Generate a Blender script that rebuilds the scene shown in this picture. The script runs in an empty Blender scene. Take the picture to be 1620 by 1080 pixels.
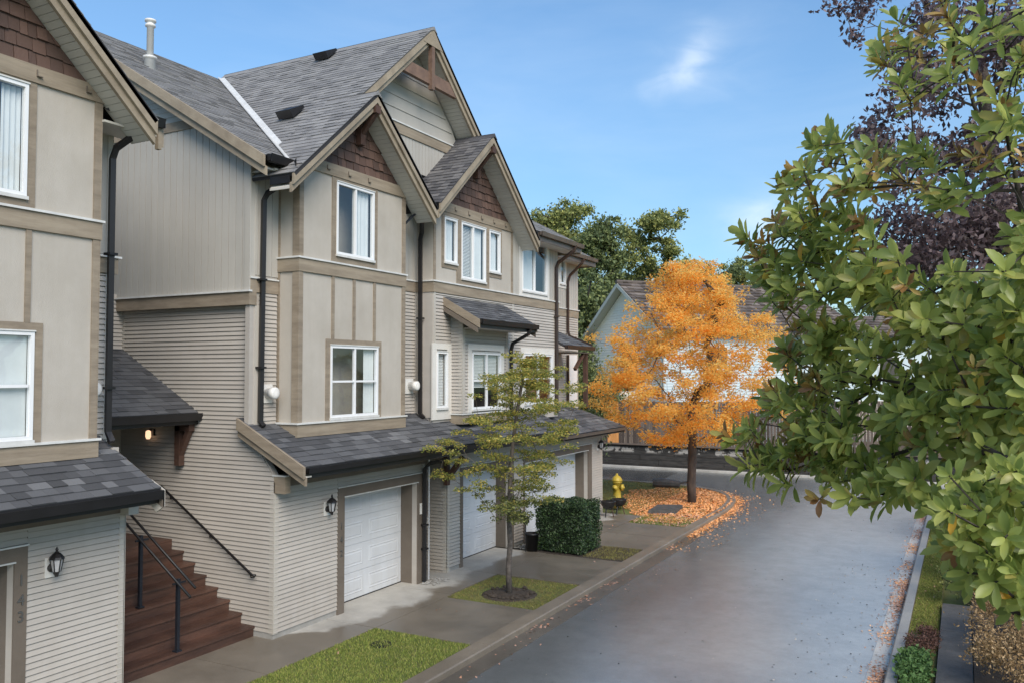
import bpy, math, random
from math import sin, cos, tan, pi, radians, sqrt, atan2
from mathutils import Vector, Matrix
import numpy as np
random.seed(7); NR = np.random.default_rng(7)
S = bpy.context.scene
C = S.collection
# ------------------------------------------------------------------ camera
FPX, HCAM = 1335.0, 4.42
PITCH = math.atan(50/FPX); YAW = math.atan(714*cos(PITCH)/FPX)
cam = bpy.data.cameras.new('camera'); camo = bpy.data.objects.new('camera', cam); C.objects.link(camo)
cam.sensor_width = 36.0; cam.sensor_fit = 'HORIZONTAL'; cam.lens = 36.0*FPX/1620
cam.clip_end = 3000; cam.clip_start = .05
camo.location = (0, 0, HCAM); camo.rotation_euler = (pi/2+PITCH, 0, YAW)
S.camera = camo
# ------------------------------------------------------------------ sky, sun, exposure
SUN_EL, SUN_AZ = 40.0, 130.0      # azimuth clockwise from +y
w = bpy.data.worlds.new('World'); S.world = w; w.use_nodes = True
nt = w.node_tree; nt.nodes.clear()
def nd(nt, t, **k):
    n = nt.nodes.new(t)
    for a, b in k.items():
        if a.startswith('i_'):
            n.inputs[a[2:].replace('_', ' ')].default_value = b
        else: setattr(n, a, b)
    return n
sky = nd(nt, 'ShaderNodeTexSky', sky_type='NISHITA', sun_disc=False)
sky.sun_elevation = radians(SUN_EL); sky.sun_rotation = radians(SUN_AZ)
sky.altitude = 50; sky.air_density = 1.0; sky.dust_density = 0.35; sky.ozone_density = 3.0
bg = nd(nt, 'ShaderNodeBackground'); bg.inputs[1].default_value = 0.073
out = nd(nt, 'ShaderNodeOutputWorld')
tc = nd(nt, 'ShaderNodeTexCoord')
mp = nd(nt, 'ShaderNodeMapping'); mp.inputs['Rotation'].default_value = (0, 0, radians(20)); mp.inputs['Scale'].default_value = (1.0, 1.0, 4.2)
ns = nd(nt, 'ShaderNodeTexNoise'); ns.inputs['Scale'].default_value = 2.3; ns.inputs['Detail'].default_value = 7; ns.inputs['Roughness'].default_value = .55; ns.inputs['Distortion'].default_value = .4
rp = nd(nt, 'ShaderNodeMapRange'); rp.inputs[1].default_value = .42; rp.inputs[2].default_value = .95; rp.inputs[3].default_value = 0.0; rp.inputs[4].default_value = .6
L = nt.links.new
L(tc.outputs['Generated'], mp.inputs[0]); L(mp.outputs[0], ns.inputs['Vector']); L(ns.outputs['Fac'], rp.inputs[0])
# one curled cirrus wisp high in the sky: distance of the view direction to a short bent line
def camdir(px, py):
    v = Vector(((px-810)/FPX, -(py-540)/FPX, -1)); v.normalize()
    return (camo.rotation_euler.to_matrix() @ v).normalized()
dn = nd(nt, 'ShaderNodeTexNoise'); dn.inputs['Scale'].default_value = 9; dn.inputs['Detail'].default_value = 6
L(tc.outputs['Generated'], dn.inputs['Vector'])
dsub = nd(nt, 'ShaderNodeVectorMath', operation='SUBTRACT'); dsub.inputs[1].default_value = (.5, .5, .5); L(dn.outputs['Color'], dsub.inputs[0])
dsc = nd(nt, 'ShaderNodeVectorMath', operation='SCALE'); dsc.inputs['Scale'].default_value = .055; L(dsub.outputs[0], dsc.inputs[0])
dad = nd(nt, 'ShaderNodeVectorMath', operation='ADD'); L(tc.outputs['Generated'], dad.inputs[0]); L(dsc.outputs[0], dad.inputs[1])
acc = None
for px, py, r, a in ((1026,146,.016,.12), (1040,143,.016,.10), (1053,136,.015,.10), (1066,129,.015,.11), (1078,121,.015,.12), (1088,111,.016,.14), (1095,99,.017,.14), (1100,86,.018,.12), (1107,72,.022,.08), (1116,56,.028,.05), (1080,110,.05,.07), (1150,85,.06,.08), (1205,356,.04,.22), (1160,360,.035,.16), (1250,350,.04,.22), (1300,352,.04,.2)):
    ds = nd(nt, 'ShaderNodeVectorMath', operation='DISTANCE'); ds.inputs[1].default_value = camdir(px, py); L(dad.outputs[0], ds.inputs[0])
    m = nd(nt, 'ShaderNodeMapRange', interpolation_type='SMOOTHERSTEP'); m.inputs[1].default_value = r*1.6; m.inputs[2].default_value = 0; m.inputs[3].default_value = 0; m.inputs[4].default_value = a
    L(ds.outputs['Value'], m.inputs[0])
    if acc is None: acc = m.outputs[0]
    else:
        ad = nd(nt, 'ShaderNodeMath', operation='ADD'); L(acc, ad.inputs[0]); L(m.outputs[0], ad.inputs[1]); acc = ad.outputs[0]
fn = nd(nt, 'ShaderNodeTexNoise'); fn.inputs['Scale'].default_value = 14; fn.inputs['Detail'].default_value = 8; fn.inputs['Distortion'].default_value = 1.2
fm = nd(nt, 'ShaderNodeMapping'); fm.inputs['Rotation'].default_value = (0, .6, 0); fm.inputs['Scale'].default_value = (1, 1, 2.2); L(tc.outputs['Generated'], fm.inputs[0]); L(fm.outputs[0], fn.inputs['Vector'])
fr_ = nd(nt, 'ShaderNodeMapRange'); fr_.inputs[1].default_value = .3; fr_.inputs[2].default_value = .7; fr_.inputs[3].default_value = .25; fr_.inputs[4].default_value = 1.1; L(fn.outputs['Fac'], fr_.inputs[0])
fx = nd(nt, 'ShaderNodeMath', operation='MULTIPLY'); L(acc, fx.inputs[0]); L(fr_.outputs[0], fx.inputs[1]); acc = fx.outputs[0]
sm = nd(nt, 'ShaderNodeMath', operation='MULTIPLY'); sm.inputs[1].default_value = .35; L(rp.outputs[0], sm.inputs[0])
ad = nd(nt, 'ShaderNodeMath', operation='ADD', use_clamp=True); L(acc, ad.inputs[0]); L(sm.outputs[0], ad.inputs[1])
CLOUD = (5.0, 5.5, 6.0, 1)
mx = nd(nt, 'ShaderNodeMix', data_type='RGBA'); L(ad.outputs[0], mx.inputs['Factor']); tn = nd(nt, 'ShaderNodeMix', data_type='RGBA', blend_type='MULTIPLY'); tn.inputs['Factor'].default_value = 1; tn.inputs['B'].default_value = (.83, .97, .985, 1); L(sky.outputs[0], tn.inputs['A']); 
sz = nd(nt, 'ShaderNodeSeparateXYZ'); L(tc.outputs['Generated'], sz.inputs[0])
hz = nd(nt, 'ShaderNodeMapRange', interpolation_type='SMOOTHSTEP'); hz.inputs[1].default_value = -.02; hz.inputs[2].default_value = .42; hz.inputs[3].default_value = .60; hz.inputs[4].default_value = 1.0; L(sz.outputs['Z'], hz.inputs[0])
hs = nd(nt, 'ShaderNodeVectorMath', operation='SCALE'); L(tn.outputs['Result'], hs.inputs[0]); L(hz.outputs[0], hs.inputs['Scale']); L(hs.outputs[0], mx.inputs['A']); mx.inputs['B'].default_value = CLOUD
L(mx.outputs['Result'], bg.inputs[0]); L(bg.outputs[0], out.inputs[0])
sl = bpy.data.lights.new('sun', 'SUN'); sl.energy = 1.5; sl.angle = radians(40); sl.color = (1, .90, .78)
so = bpy.data.objects.new('sun', sl); C.objects.link(so)
az, el = radians(SUN_AZ), radians(SUN_EL)
so.rotation_euler = Vector((sin(az)*cos(el), cos(az)*cos(el), sin(el))).to_track_quat('Z', 'Y').to_euler()
so.location = (20, -20, 30)
S.view_settings.view_transform = 'Standard'; S.view_settings.look = 'None'
S.view_settings.exposure = 1.52; S.view_settings.gamma = 1.0; S.view_settings.use_curve_mapping = False
S.render.engine = 'CYCLES'
S.cycles.max_bounces = 6; S.cycles.transparent_max_bounces = 12
# ------------------------------------------------------------------ materials
def srgb(r, g, b):
    f = lambda c: ((c/255+.055)/1.055)**2.4 if c > 10 else c/255/12.92
    return (f(r), f(g), f(b))
def mat(name, col, rough=.7, col2=None, nscale=3, namt=.5, vary=0.0, bump=0, bscale=40, spec=.5, metal=0, stretch=None, ao=None, transl=0, hue=None):
    """colour + large soft noise to col2 + per-piece value variation + fine bump"""
    m = bpy.data.materials.new(name); m.use_nodes = True; t = m.node_tree; N = t.nodes; N.clear()
    o = nd(t, 'ShaderNodeOutputMaterial'); p = nd(t, 'ShaderNodeBsdfPrincipled')
    p.inputs['Roughness'].default_value = rough; p.inputs['Metallic'].default_value = metal
    p.inputs['Specular IOR Level'].default_value = spec
    lk = t.links.new
    g = nd(t, 'ShaderNodeNewGeometry')
    pos = g.outputs['Position']
    mpn = nd(t, 'ShaderNodeMapping'); mpn.inputs['Scale'].default_value = stretch or (1, 1, 1); lk(pos, mpn.inputs[0]); pos = mpn.outputs[0]
    c1 = (*col, 1); c2 = (*(col2 or tuple(c*.8 for c in col)), 1)
    n1 = nd(t, 'ShaderNodeTexNoise'); n1.inputs['Scale'].default_value = nscale; n1.inputs['Detail'].default_value = 6; n1.inputs['Roughness'].default_value = .65; lk(pos, n1.inputs['Vector'])
    mr = nd(t, 'ShaderNodeMapRange'); mr.inputs[1].default_value = .35; mr.inputs[2].default_value = .65; mr.inputs[3].default_value = 0; mr.inputs[4].default_value = namt; lk(n1.outputs['Fac'], mr.inputs[0])
    mix = nd(t, 'ShaderNodeMix', data_type='RGBA'); mix.inputs['A'].default_value = c1; mix.inputs['B'].default_value = c2; lk(mr.outputs[0], mix.inputs['Factor'])
    cur = mix.outputs['Result']
    if vary or hue:
        oi = nd(t, 'ShaderNodeObjectInfo')
        a = nd(t, 'ShaderNodeMath', operation='ADD'); lk(g.outputs['Random Per Island'], a.inputs[0]); lk(oi.outputs['Random'], a.inputs[1])
        fr = nd(t, 'ShaderNodeMath', operation='FRACT'); lk(a.outputs[0], fr.inputs[0])
        if hue:
            cr = nd(t, 'ShaderNodeValToRGB'); els = cr.color_ramp.elements
            cr.color_ramp.interpolation = 'LINEAR'
            while len(els) < len(hue): els.new(.5)
            for i, (ps, cc) in enumerate(hue): els[i].position = ps; els[i].color = (*cc, 1)
            lk(fr.outputs[0], cr.inputs[0])
            mh = nd(t, 'ShaderNodeMix', data_type='RGBA', blend_type='MULTIPLY' if False else 'MIX'); mh.inputs['Factor'].default_value = .85
            lk(cur, mh.inputs['A']); lk(cr.outputs[0], mh.inputs['B']); cur = mh.outputs['Result']
        if vary:
            vr = nd(t, 'ShaderNodeMapRange'); vr.inputs[3].default_value = 1-vary; vr.inputs[4].default_value = 1+vary; lk(fr.outputs[0], vr.inputs[0])
            sc = nd(t, 'ShaderNodeVectorMath', operation='SCALE'); lk(cur, sc.inputs[0]); lk(vr.outputs[0], sc.inputs['Scale']); cur = sc.outputs[0]
    if name in ('stucco', 'siding', 'siding_up', 'door', 'trim', 'trimh', 'rake', 'vinyl', 'hbside', 'cornerpost'):
        # rain streaks and splash dirt: tall thin noise, stronger near the ground
        ms_ = nd(t, 'ShaderNodeMapping'); ms_.inputs['Scale'].default_value = (5, 5, .6); lk(g.outputs['Position'], ms_.inputs[0])
        ns_ = nd(t, 'ShaderNodeTexNoise'); ns_.inputs['Scale'].default_value = 1.0; ns_.inputs['Detail'].default_value = 7; ns_.inputs['Roughness'].default_value = .7; lk(ms_.outputs[0], ns_.inputs['Vector'])
        r1 = nd(t, 'ShaderNodeMapRange'); r1.inputs[1].default_value = .42; r1.inputs[2].default_value = .78; r1.inputs[3].default_value = 0; r1.inputs[4].default_value = .15; lk(ns_.outputs['Fac'], r1.inputs[0])
        sz_ = nd(t, 'ShaderNodeSeparateXYZ'); lk(g.outputs['Position'], sz_.inputs[0])
        r2 = nd(t, 'ShaderNodeMapRange'); r2.inputs[1].default_value = .9; r2.inputs[2].default_value = .0; r2.inputs[3].default_value = 0; r2.inputs[4].default_value = .55; lk(sz_.outputs['Z'], r2.inputs[0])
        m3 = nd(t, 'ShaderNodeMath', operation='MULTIPLY'); lk(r2.outputs[0], m3.inputs[0]); lk(ns_.outputs['Fac'], m3.inputs[1])
        a3 = nd(t, 'ShaderNodeMath', operation='ADD', use_clamp=True); lk(r1.outputs[0], a3.inputs[0]); lk(m3.outputs[0], a3.inputs[1])
        dm = nd(t, 'ShaderNodeMix', data_type='RGBA', blend_type='MULTIPLY'); lk(a3.outputs[0], dm.inputs['Factor']); lk(cur, dm.inputs['A']); dm.inputs['B'].default_value = (.62, .57, .49, 1); cur = dm.outputs['Result']
    lk(cur, p.inputs['Base Color'])
    if bump:
        n2 = nd(t, 'ShaderNodeTexNoise'); n2.inputs['Scale'].default_value = bscale; n2.inputs['Detail'].default_value = 4; lk(pos, n2.inputs['Vector'])
        b = nd(t, 'ShaderNodeBump'); b.inputs['Strength'].default_value = bump; b.inputs['Distance'].default_value = .01; lk(n2.outputs['Fac'], b.inputs['Height']); lk(b.outputs[0], p.inputs['Normal'])
    if transl:
        tr = nd(t, 'ShaderNodeBsdfTranslucent'); lk(cur, tr.inputs[0])
        ms = nd(t, 'ShaderNodeMixShader'); ms.inputs[0].default_value = transl; lk(p.outputs[0], ms.inputs[1]); lk(tr.outputs[0], ms.inputs[2]); lk(ms.outputs[0], o.inputs[0])
    else: lk(p.outputs[0], o.inputs[0])
    return m
M = {}
M['siding'] = mat('siding', (.435, .405, .368), .6, (.385, .355, .32), 1.2, .8, .035, bump=.15, bscale=60, stretch=(1, 1, 3))
M['siding_up'] = mat('siding_up', (.43, .41, .37), .6, (.38, .36, .325), .8, .7, .03)
M['stucco'] = mat('stucco', (.46, .425, .375), .9, (.40, .365, .315), 1.0, 1.0, 0, bump=.5, bscale=140)
M['trim'] = mat('trim', (.29, .24, .18), .75, (.205, .165, .122), 2.2, 1, .05, bump=.3, bscale=30, stretch=(1, 1, 5))
M['trimh'] = mat('trimh', (.33, .275, .205), .75, (.22, .178, .13), 1.6, 1, .05, bump=.3, bscale=30, stretch=(1, .6, 6))
M['trimdark'] = mat('trimdark', (.15, .123, .098), .75, (.115, .093, .073), 2, .8, .04, bump=.2)
M['rake'] = mat('rake', (.34, .285, .21), .75, (.24, .195, .142), 2.6, 1, .04, bump=.3, bscale=40)
M['cornerpost'] = mat('cornerpost', (.46, .435, .39), .6, (.42, .39, .345), 2, .6)
M['casing'] = mat('casing', (.66, .64, .60), .5, (.58, .56, .52), 2, .6)
M['flash'] = mat('flash', (.66, .66, .64), .45, (.5, .5, .48), 5, .8)
M['vinyl'] = mat('vinyl', (.78, .79, .80), .35, (.7, .71, .72), 2, .5)
M['door'] = mat('door', (.63, .65, .68), .4, (.57, .59, .62), .9, .9, .01)
M['soffit'] = mat('soffit', (.56, .54, .49), .6, (.5, .48, .43), 2, .5, .03)
M['black'] = mat('black', (.009, .008, .008), .45, (.014, .013, .014), 4, .8)
M['brownpipe'] = mat('brownpipe', (.035, .022, .018), .35, (.05, .035, .03), 4, .8)
M['gutterbrown'] = mat('gutterbrown', (.12, .095, .075), .45, (.08, .065, .055), 4, .8)
M['cedar'] = mat('cedar', (.11, .062, .046), .75, (.07, .042, .033), 5, 1, .0, bump=.5, bscale=40, stretch=(1, 1, .25), hue=[(0, (.065, .040, .032)), (.5, (.10, .058, .044)), (1, (.14, .082, .062))])
M['timber'] = mat('timber', (.085, .042, .028), .7, (.05, .026, .018), 4, 1, .1, bump=.3)
M['timberlight'] = mat('timberlight', (.20, .125, .088), .7, (.13, .08, .058), 5, 1, .1, bump=.3)
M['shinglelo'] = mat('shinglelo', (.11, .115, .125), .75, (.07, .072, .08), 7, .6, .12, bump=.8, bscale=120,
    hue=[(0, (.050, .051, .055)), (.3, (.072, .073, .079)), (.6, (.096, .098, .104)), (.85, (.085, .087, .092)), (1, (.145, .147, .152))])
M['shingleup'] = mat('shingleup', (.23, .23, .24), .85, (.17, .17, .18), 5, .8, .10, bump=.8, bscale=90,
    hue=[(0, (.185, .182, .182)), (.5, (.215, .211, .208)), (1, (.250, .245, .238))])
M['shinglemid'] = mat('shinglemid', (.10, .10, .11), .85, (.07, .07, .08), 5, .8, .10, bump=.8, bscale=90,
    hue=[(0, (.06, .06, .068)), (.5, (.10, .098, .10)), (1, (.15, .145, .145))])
M['deck'] = mat('deck', (.04, .04, .045), .9)
M['step'] = mat('step', (.10, .050, .034), .45, (.052, .028, .021), 3.5, 1, .18, bump=.3, bscale=30, stretch=(1, .35, 2))
M['steel'] = mat('steel', (.028, .032, .042), .35, (.02, .022, .03), 4, .7, metal=.4)
M['galv'] = mat('galv', (.55, .56, .57), .4, (.42, .42, .44), 5, .8, metal=.3)
M['interior'] = mat('interior', (.045, .042, .04), .9, (.08, .075, .07), 1.5, 1)
M['curtain'] = mat('curtain', (.66, .69, .70), .9, (.58, .61, .62), 2, .8)
M['blind'] = mat('blind', (.76, .77, .76), .6, (.68, .69, .68), 3, .5)
M['foundation'] = mat('foundation', (.32, .31, .29), .85, (.22, .21, .19), 3, .8, bump=.4)
M['yellow'] = mat('yellow', (.50, .38, .045), .5, (.36, .26, .04), 6, .7)
M['bark'] = mat('bark', (.10, .075, .06), .9, (.045, .035, .03), 9, 1, bump=1, bscale=60, stretch=(1, 1, .3))
M['barkgrey'] = mat('barkgrey', (.16, .135, .115), .9, (.07, .058, .05), 14, 1, bump=1, bscale=80)
M['barkdark'] = mat('barkdark', (.035, .028, .024), .9, (.06, .05, .04), 9, .8, bump=.6)
M['soil'] = mat('soil', (.035, .026, .02), .95, (.065, .05, .038), 9, 1, bump=1, bscale=50)
M['rock'] = mat('rock', (.09, .088, .085), .75, (.05, .05, .05), 5, 1, bump=1, bscale=25)
M['rubber'] = mat('rubber', (.012, .012, .013), .4)
M['grass'] = mat('grass', (.13, .20, .035), .8, (.19, .22, .055), 1.5, 1, .25, transl=.25, hue=[(0, (.16, .23, .04)), (.6, (.26, .31, .06)), (1, (.38, .34, .11))])
M['turf'] = mat('turf', (.10, .14, .03), .95, (.13, .13, .045), 2.5, 1, bump=1, bscale=60)
M['moss'] = mat('moss', (.25, .23, .06), .95, (.15, .12, .055), 3.5, 1, bump=1, bscale=60)
M['orangeleaf'] = mat('orangeleaf', (.98, .55, .10), .6, (.95, .45, .06), .8, .8, .12, transl=.75, hue=[(0, (1, .50, .09)), (.45, (1, .68, .19)), (.8, (1, .82, .30)), (1, (.9, .34, .05))])
M['litter'] = mat('litter', (.75, .32, .10), .75, (.6, .24, .08), 2, .7, .15, hue=[(0, (.72, .26, .07)), (.4, (.90, .44, .15)), (.75, (.88, .52, .28)), (1, (.45, .19, .08))])
M['litterpale'] = mat('litterpale', (.5, .33, .24), .75, (.4, .2, .12), 2, .7, .15, hue=[(0, (.5, .20, .09)), (.5, (.52, .33, .25)), (1, (.3, .17, .12))])
M['specks'] = mat('specks', (.03, .025, .02), .7, None, 2, .5, .2, hue=[(0, (.02, .018, .016)), (.55, (.03, .025, .02)), (.7, (.3, .26, .2)), (1, (.5, .45, .38))])
M['sapleaf'] = mat('sapleaf', (.20, .20, .035), .6, (.10, .13, .03), .8, .8, .15, transl=.5, hue=[(0, (.16, .22, .06)), (.35, (.30, .34, .09)), (.7, (.52, .48, .12)), (1, (.72, .52, .13))])
M['magleaf'] = mat('magleaf', (.24, .25, .05), .36, (.15, .18, .04), 2, .6, .12, transl=.55, spec=.6, hue=[(0, (.20, .28, .07)), (.3, (.33, .41, .11)), (.62, (.45, .51, .14)), (.90, (.58, .61, .18)), (.972, (.34, .26, .08)), (.987, (.46, .52, .13)), (1, (.80, .42, .05))])
M['magleaf_bronze'] = mat('magleaf_bronze', (.30, .17, .055), .4, (.17, .15, .05), 2, .6, .12, transl=.2, hue=[(0, (.26, .12, .05)), (.5, (.36, .24, .07)), (1, (.33, .32, .07))])
M['plumleaf'] = mat('plumleaf', (.10, .075, .09), .5, (.08, .06, .07), 2, .6, .2, transl=.4, hue=[(0, (.085, .055, .058)), (.5, (.155, .105, .11)), (1, (.29, .22, .225))])
M['hedgeleaf'] = mat('hedgeleaf', (.035, .075, .022), .5, (.05, .10, .03), 3, .7, .25, transl=.15, hue=[(0, (.015, .032, .012)), (.6, (.032, .062, .022)), (1, (.075, .125, .04))])
M['hedgecore'] = mat('hedgecore', (.012, .022, .009), .95)
M['firleaf'] = mat('firleaf', (.045, .07, .022), .7, (.07, .09, .025), .15, .9, .25, transl=.25, hue=[(0, (.075, .11, .045)), (.6, (.15, .195, .075)), (1, (.27, .30, .10))])
M['elmleaf'] = mat('elmleaf', (.07, .09, .022), .7, (.13, .12, .025), .12, .9, .25, transl=.3, hue=[(0, (.12, .155, .055)), (.5, (.23, .275, .09)), (1, (.44, .43, .13))])
M['boxleaf'] = mat('boxleaf', (.08, .13, .04), .6, (.11, .14, .045), 3, .7, .2, transl=.2, hue=[(0, (.075, .095, .03)), (.6, (.16, .18, .05)), (1, (.29, .28, .09))])
M['brownleaf'] = mat('brownleaf', (.24, .14, .055), .8, (.15, .12, .04), 3, .7, .2, transl=.2, hue=[(0, (.22, .15, .06)), (.5, (.36, .23, .11)), (1, (.52, .38, .22))])
M['redleaf'] = mat('redleaf', (.10, .04, .03), .8, (.07, .05, .03), 3, .7, .2, hue=[(0, (.05, .025, .02)), (.5, (.10, .045, .035)), (1, (.15, .08, .06))])
M['fernleaf'] = mat('fernleaf', (.09, .18, .05), .7, (.07, .14, .04), 3, .7, .2, transl=.2)
M['fence'] = mat('fence', (.115, .085, .068), .85, (.07, .052, .042), 3, 1, 0, bump=.5, bscale=40, stretch=(3, 3, .4), hue=[(0, (.065, .050, .042)), (.5, (.105, .080, .066)), (1, (.17, .135, .11))])
M['fencenew'] = mat('fencenew', (.75, .36, .12), .75, (.62, .27, .08), 4, 1, .05, stretch=(3, 3, .4))
M['hbside'] = mat('hbside', (.93, .82, .70), .65, (.80, .76, .72), .5, .6, .03)
M['hbblue'] = mat('hbblue', (.50, .58, .62), .7, (.46, .53, .56), .5, .6, .02)
M['tile'] = mat('tile', (.13, .10, .085), .8, (.05, .045, .04), 1.5, .8, .15, hue=[(0, (.075, .060, .052)), (.5, (.125, .10, .086)), (1, (.19, .16, .14))])
M['grate'] = mat('grate', (.03, .03, .032), .5, metal=.5)
M['num'] = mat('num', (.22, .21, .2), .35, metal=.7)
M['plate'] = mat('plate', (.72, .71, .68), .5)
def special():
    # wall of dark stacked timber with pale leaching marks
    m = M['wallwood'] = mat('wallwood', (.05, .046, .043), .9, (.022, .021, .02), 2.5, 1, .25, bump=.8, bscale=30, stretch=(1, 1, 5))
    t = m.node_tree; lk = t.links.new; p = [n for n in t.nodes if n.type == 'BSDF_PRINCIPLED'][0]
    src = p.inputs['Base Color'].links[0].from_socket; g = nd(t, 'ShaderNodeNewGeometry'); sx = nd(t, 'ShaderNodeSeparateXYZ'); lk(g.outputs['Position'], sx.inputs[0])
    n = nd(t, 'ShaderNodeTexNoise'); n.inputs['Scale'].default_value = 2.2; n.inputs['Detail'].default_value = 5; n.inputs['Roughness'].default_value = .7; lk(g.outputs['Position'], n.inputs['Vector'])
    a = nd(t, 'ShaderNodeMapRange'); a.inputs[1].default_value = .48; a.inputs[2].default_value = .54; lk(n.outputs['Fac'], a.inputs[0])
    b1 = nd(t, 'ShaderNodeMapRange'); b1.inputs[1].default_value = .60; b1.inputs[2].default_value = .70; lk(sx.outputs['Z'], b1.inputs[0])
    b2 = nd(t, 'ShaderNodeMapRange'); b2.inputs[1].default_value = .92; b2.inputs[2].default_value = .82; lk(sx.outputs['Z'], b2.inputs[0])
    c1 = nd(t, 'ShaderNodeMath', operation='MULTIPLY'); lk(a.outputs[0], c1.inputs[0]); lk(b1.outputs[0], c1.inputs[1]); c2 = nd(t, 'ShaderNodeMath', operation='MULTIPLY'); lk(c1.outputs[0], c2.inputs[0]); lk(b2.outputs[0], c2.inputs[1])
    x = nd(t, 'ShaderNodeMix', data_type='RGBA'); lk(c2.outputs[0], x.inputs['Factor']); lk(src, x.inputs['A']); x.inputs['B'].default_value = (.42, .40, .37, 1); lk(x.outputs['Result'], p.inputs['Base Color'])
    # glass pane
    g = bpy.data.materials.new('glass'); g.use_nodes = True; t = g.node_tree; t.nodes.clear(); lk = t.links.new
    o = nd(t, 'ShaderNodeOutputMaterial'); tr = nd(t, 'ShaderNodeBsdfTransparent'); tr.inputs[0].default_value = (.95, .97, .97, 1)
    gl = nd(t, 'ShaderNodeBsdfGlossy'); gl.inputs['Roughness'].default_value = .02; gl.inputs[0].default_value = (.9, .95, 1, 1)
    fr = nd(t, 'ShaderNodeLayerWeight'); fr.inputs[0].default_value = .5; pw = nd(t, 'ShaderNodeMath', operation='POWER'); pw.inputs[1].default_value = 4; lk(fr.outputs['Facing'], pw.inputs[0])
    ad = nd(t, 'ShaderNodeMath', operation='MULTIPLY_ADD', use_clamp=True); ad.inputs[1].default_value = .9; ad.inputs[2].default_value = .10; lk(pw.outputs[0], ad.inputs[0])
    n = nd(t, 'ShaderNodeTexNoise'); n.inputs['Scale'].default_value = 1.6; b = nd(t, 'ShaderNodeBump'); b.inputs['Strength'].default_value = .25; b.inputs['Distance'].default_value = .01
    gg = nd(t, 'ShaderNodeNewGeometry'); lk(gg.outputs['Position'], n.inputs['Vector']); lk(n.outputs['Fac'], b.inputs['Height']); lk(b.outputs[0], gl.inputs['Normal'])
    ms = nd(t, 'ShaderNodeMixShader'); lk(ad.outputs[0], ms.inputs[0]); lk(tr.outputs[0], ms.inputs[1]); lk(gl.outputs[0], ms.inputs[2]); lk(ms.outputs[0], o.inputs[0])
    M['glass'] = g
    # lit lamp
    e = bpy.data.materials.new('lit'); e.use_nodes = True; p = e.node_tree.nodes['Principled BSDF']
    p.inputs['Base Color'].default_value = (.9, .6, .4, 1); p.inputs['Emission Color'].default_value = (1, .62, .38, 1); p.inputs['Emission Strength'].default_value = 0.45
    M['lit'] = e
    # wet asphalt
    m = bpy.data.materials.new('asphalt'); m.use_nodes = True; t = m.node_tree; p = t.nodes['Principled BSDF']; lk = t.links.new
    g = nd(t, 'ShaderNodeNewGeometry')
    mp = nd(t, 'ShaderNodeMapping'); mp.inputs['Scale'].default_value = (1, .35, 1); lk(g.outputs['Position'], mp.inputs[0])
    n1 = nd(t, 'ShaderNodeTexNoise'); n1.inputs['Scale'].default_value = .55; n1.inputs['Detail'].default_value = 5; lk(mp.outputs[0], n1.inputs['Vector'])
    n2 = nd(t, 'ShaderNodeTexNoise'); n2.inputs['Scale'].default_value = 90; n2.inputs['Detail'].default_value = 3; lk(g.outputs['Position'], n2.inputs['Vector'])
    cr = nd(t, 'ShaderNodeMix', data_type='RGBA'); cr.inputs['A'].default_value = (.155, .162, .162, 1); cr.inputs['B'].default_value = (.35, .36, .355, 1); lk(n2.outputs['Fac'], cr.inputs['Factor'])
    n3 = nd(t, 'ShaderNodeTexNoise'); n3.inputs['Scale'].default_value = 2.2; n3.inputs['Detail'].default_value = 8; n3.inputs['Roughness'].default_value = .75; lk(g.outputs['Position'], n3.inputs['Vector'])
    cm = nd(t, 'ShaderNodeMix', data_type='RGBA', blend_type='MULTIPLY'); cm.inputs['Factor'].default_value = .5; lk(cr.outputs['Result'], cm.inputs['A']); lk(n3.outputs['Fac'], cm.inputs['B'])
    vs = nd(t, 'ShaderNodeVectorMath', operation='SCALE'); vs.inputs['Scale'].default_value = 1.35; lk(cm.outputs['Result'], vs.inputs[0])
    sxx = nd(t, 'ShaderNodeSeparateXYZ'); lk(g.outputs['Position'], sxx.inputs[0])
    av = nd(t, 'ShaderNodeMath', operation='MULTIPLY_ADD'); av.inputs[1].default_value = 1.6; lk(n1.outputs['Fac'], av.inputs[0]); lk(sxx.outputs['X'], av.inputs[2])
    am = nd(t, 'ShaderNodeMapRange', interpolation_type='SMOOTHSTEP'); am.inputs[1].default_value = -5.6; am.inputs[2].default_value = -2.6; am.inputs[3].default_value = .50; am.inputs[4].default_value = 1.36; lk(av.outputs[0], am.inputs[0])  # colour lightens towards +x: sky glare of the wet road painted in
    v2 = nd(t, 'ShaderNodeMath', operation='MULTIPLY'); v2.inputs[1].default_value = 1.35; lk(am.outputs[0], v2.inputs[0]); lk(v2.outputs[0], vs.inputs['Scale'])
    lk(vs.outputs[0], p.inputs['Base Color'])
    mr = nd(t, 'ShaderNodeMapRange'); mr.inputs[1].default_value = .35; mr.inputs[2].default_value = .65; mr.inputs[3].default_value = .23; mr.inputs[4].default_value = .27; lk(n1.outputs['Fac'], mr.inputs[0]); lk(mr.outputs[0], p.inputs['Roughness'])
    p.inputs['Specular IOR Level'].default_value = .6
    b = nd(t, 'ShaderNodeBump'); b.inputs['Strength'].default_value = .22; b.inputs['Distance'].default_value = .004; lk(n2.outputs['Fac'], b.inputs['Height']); lk(b.outputs[0], p.inputs['Normal'])
    M['asphalt'] = m
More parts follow.
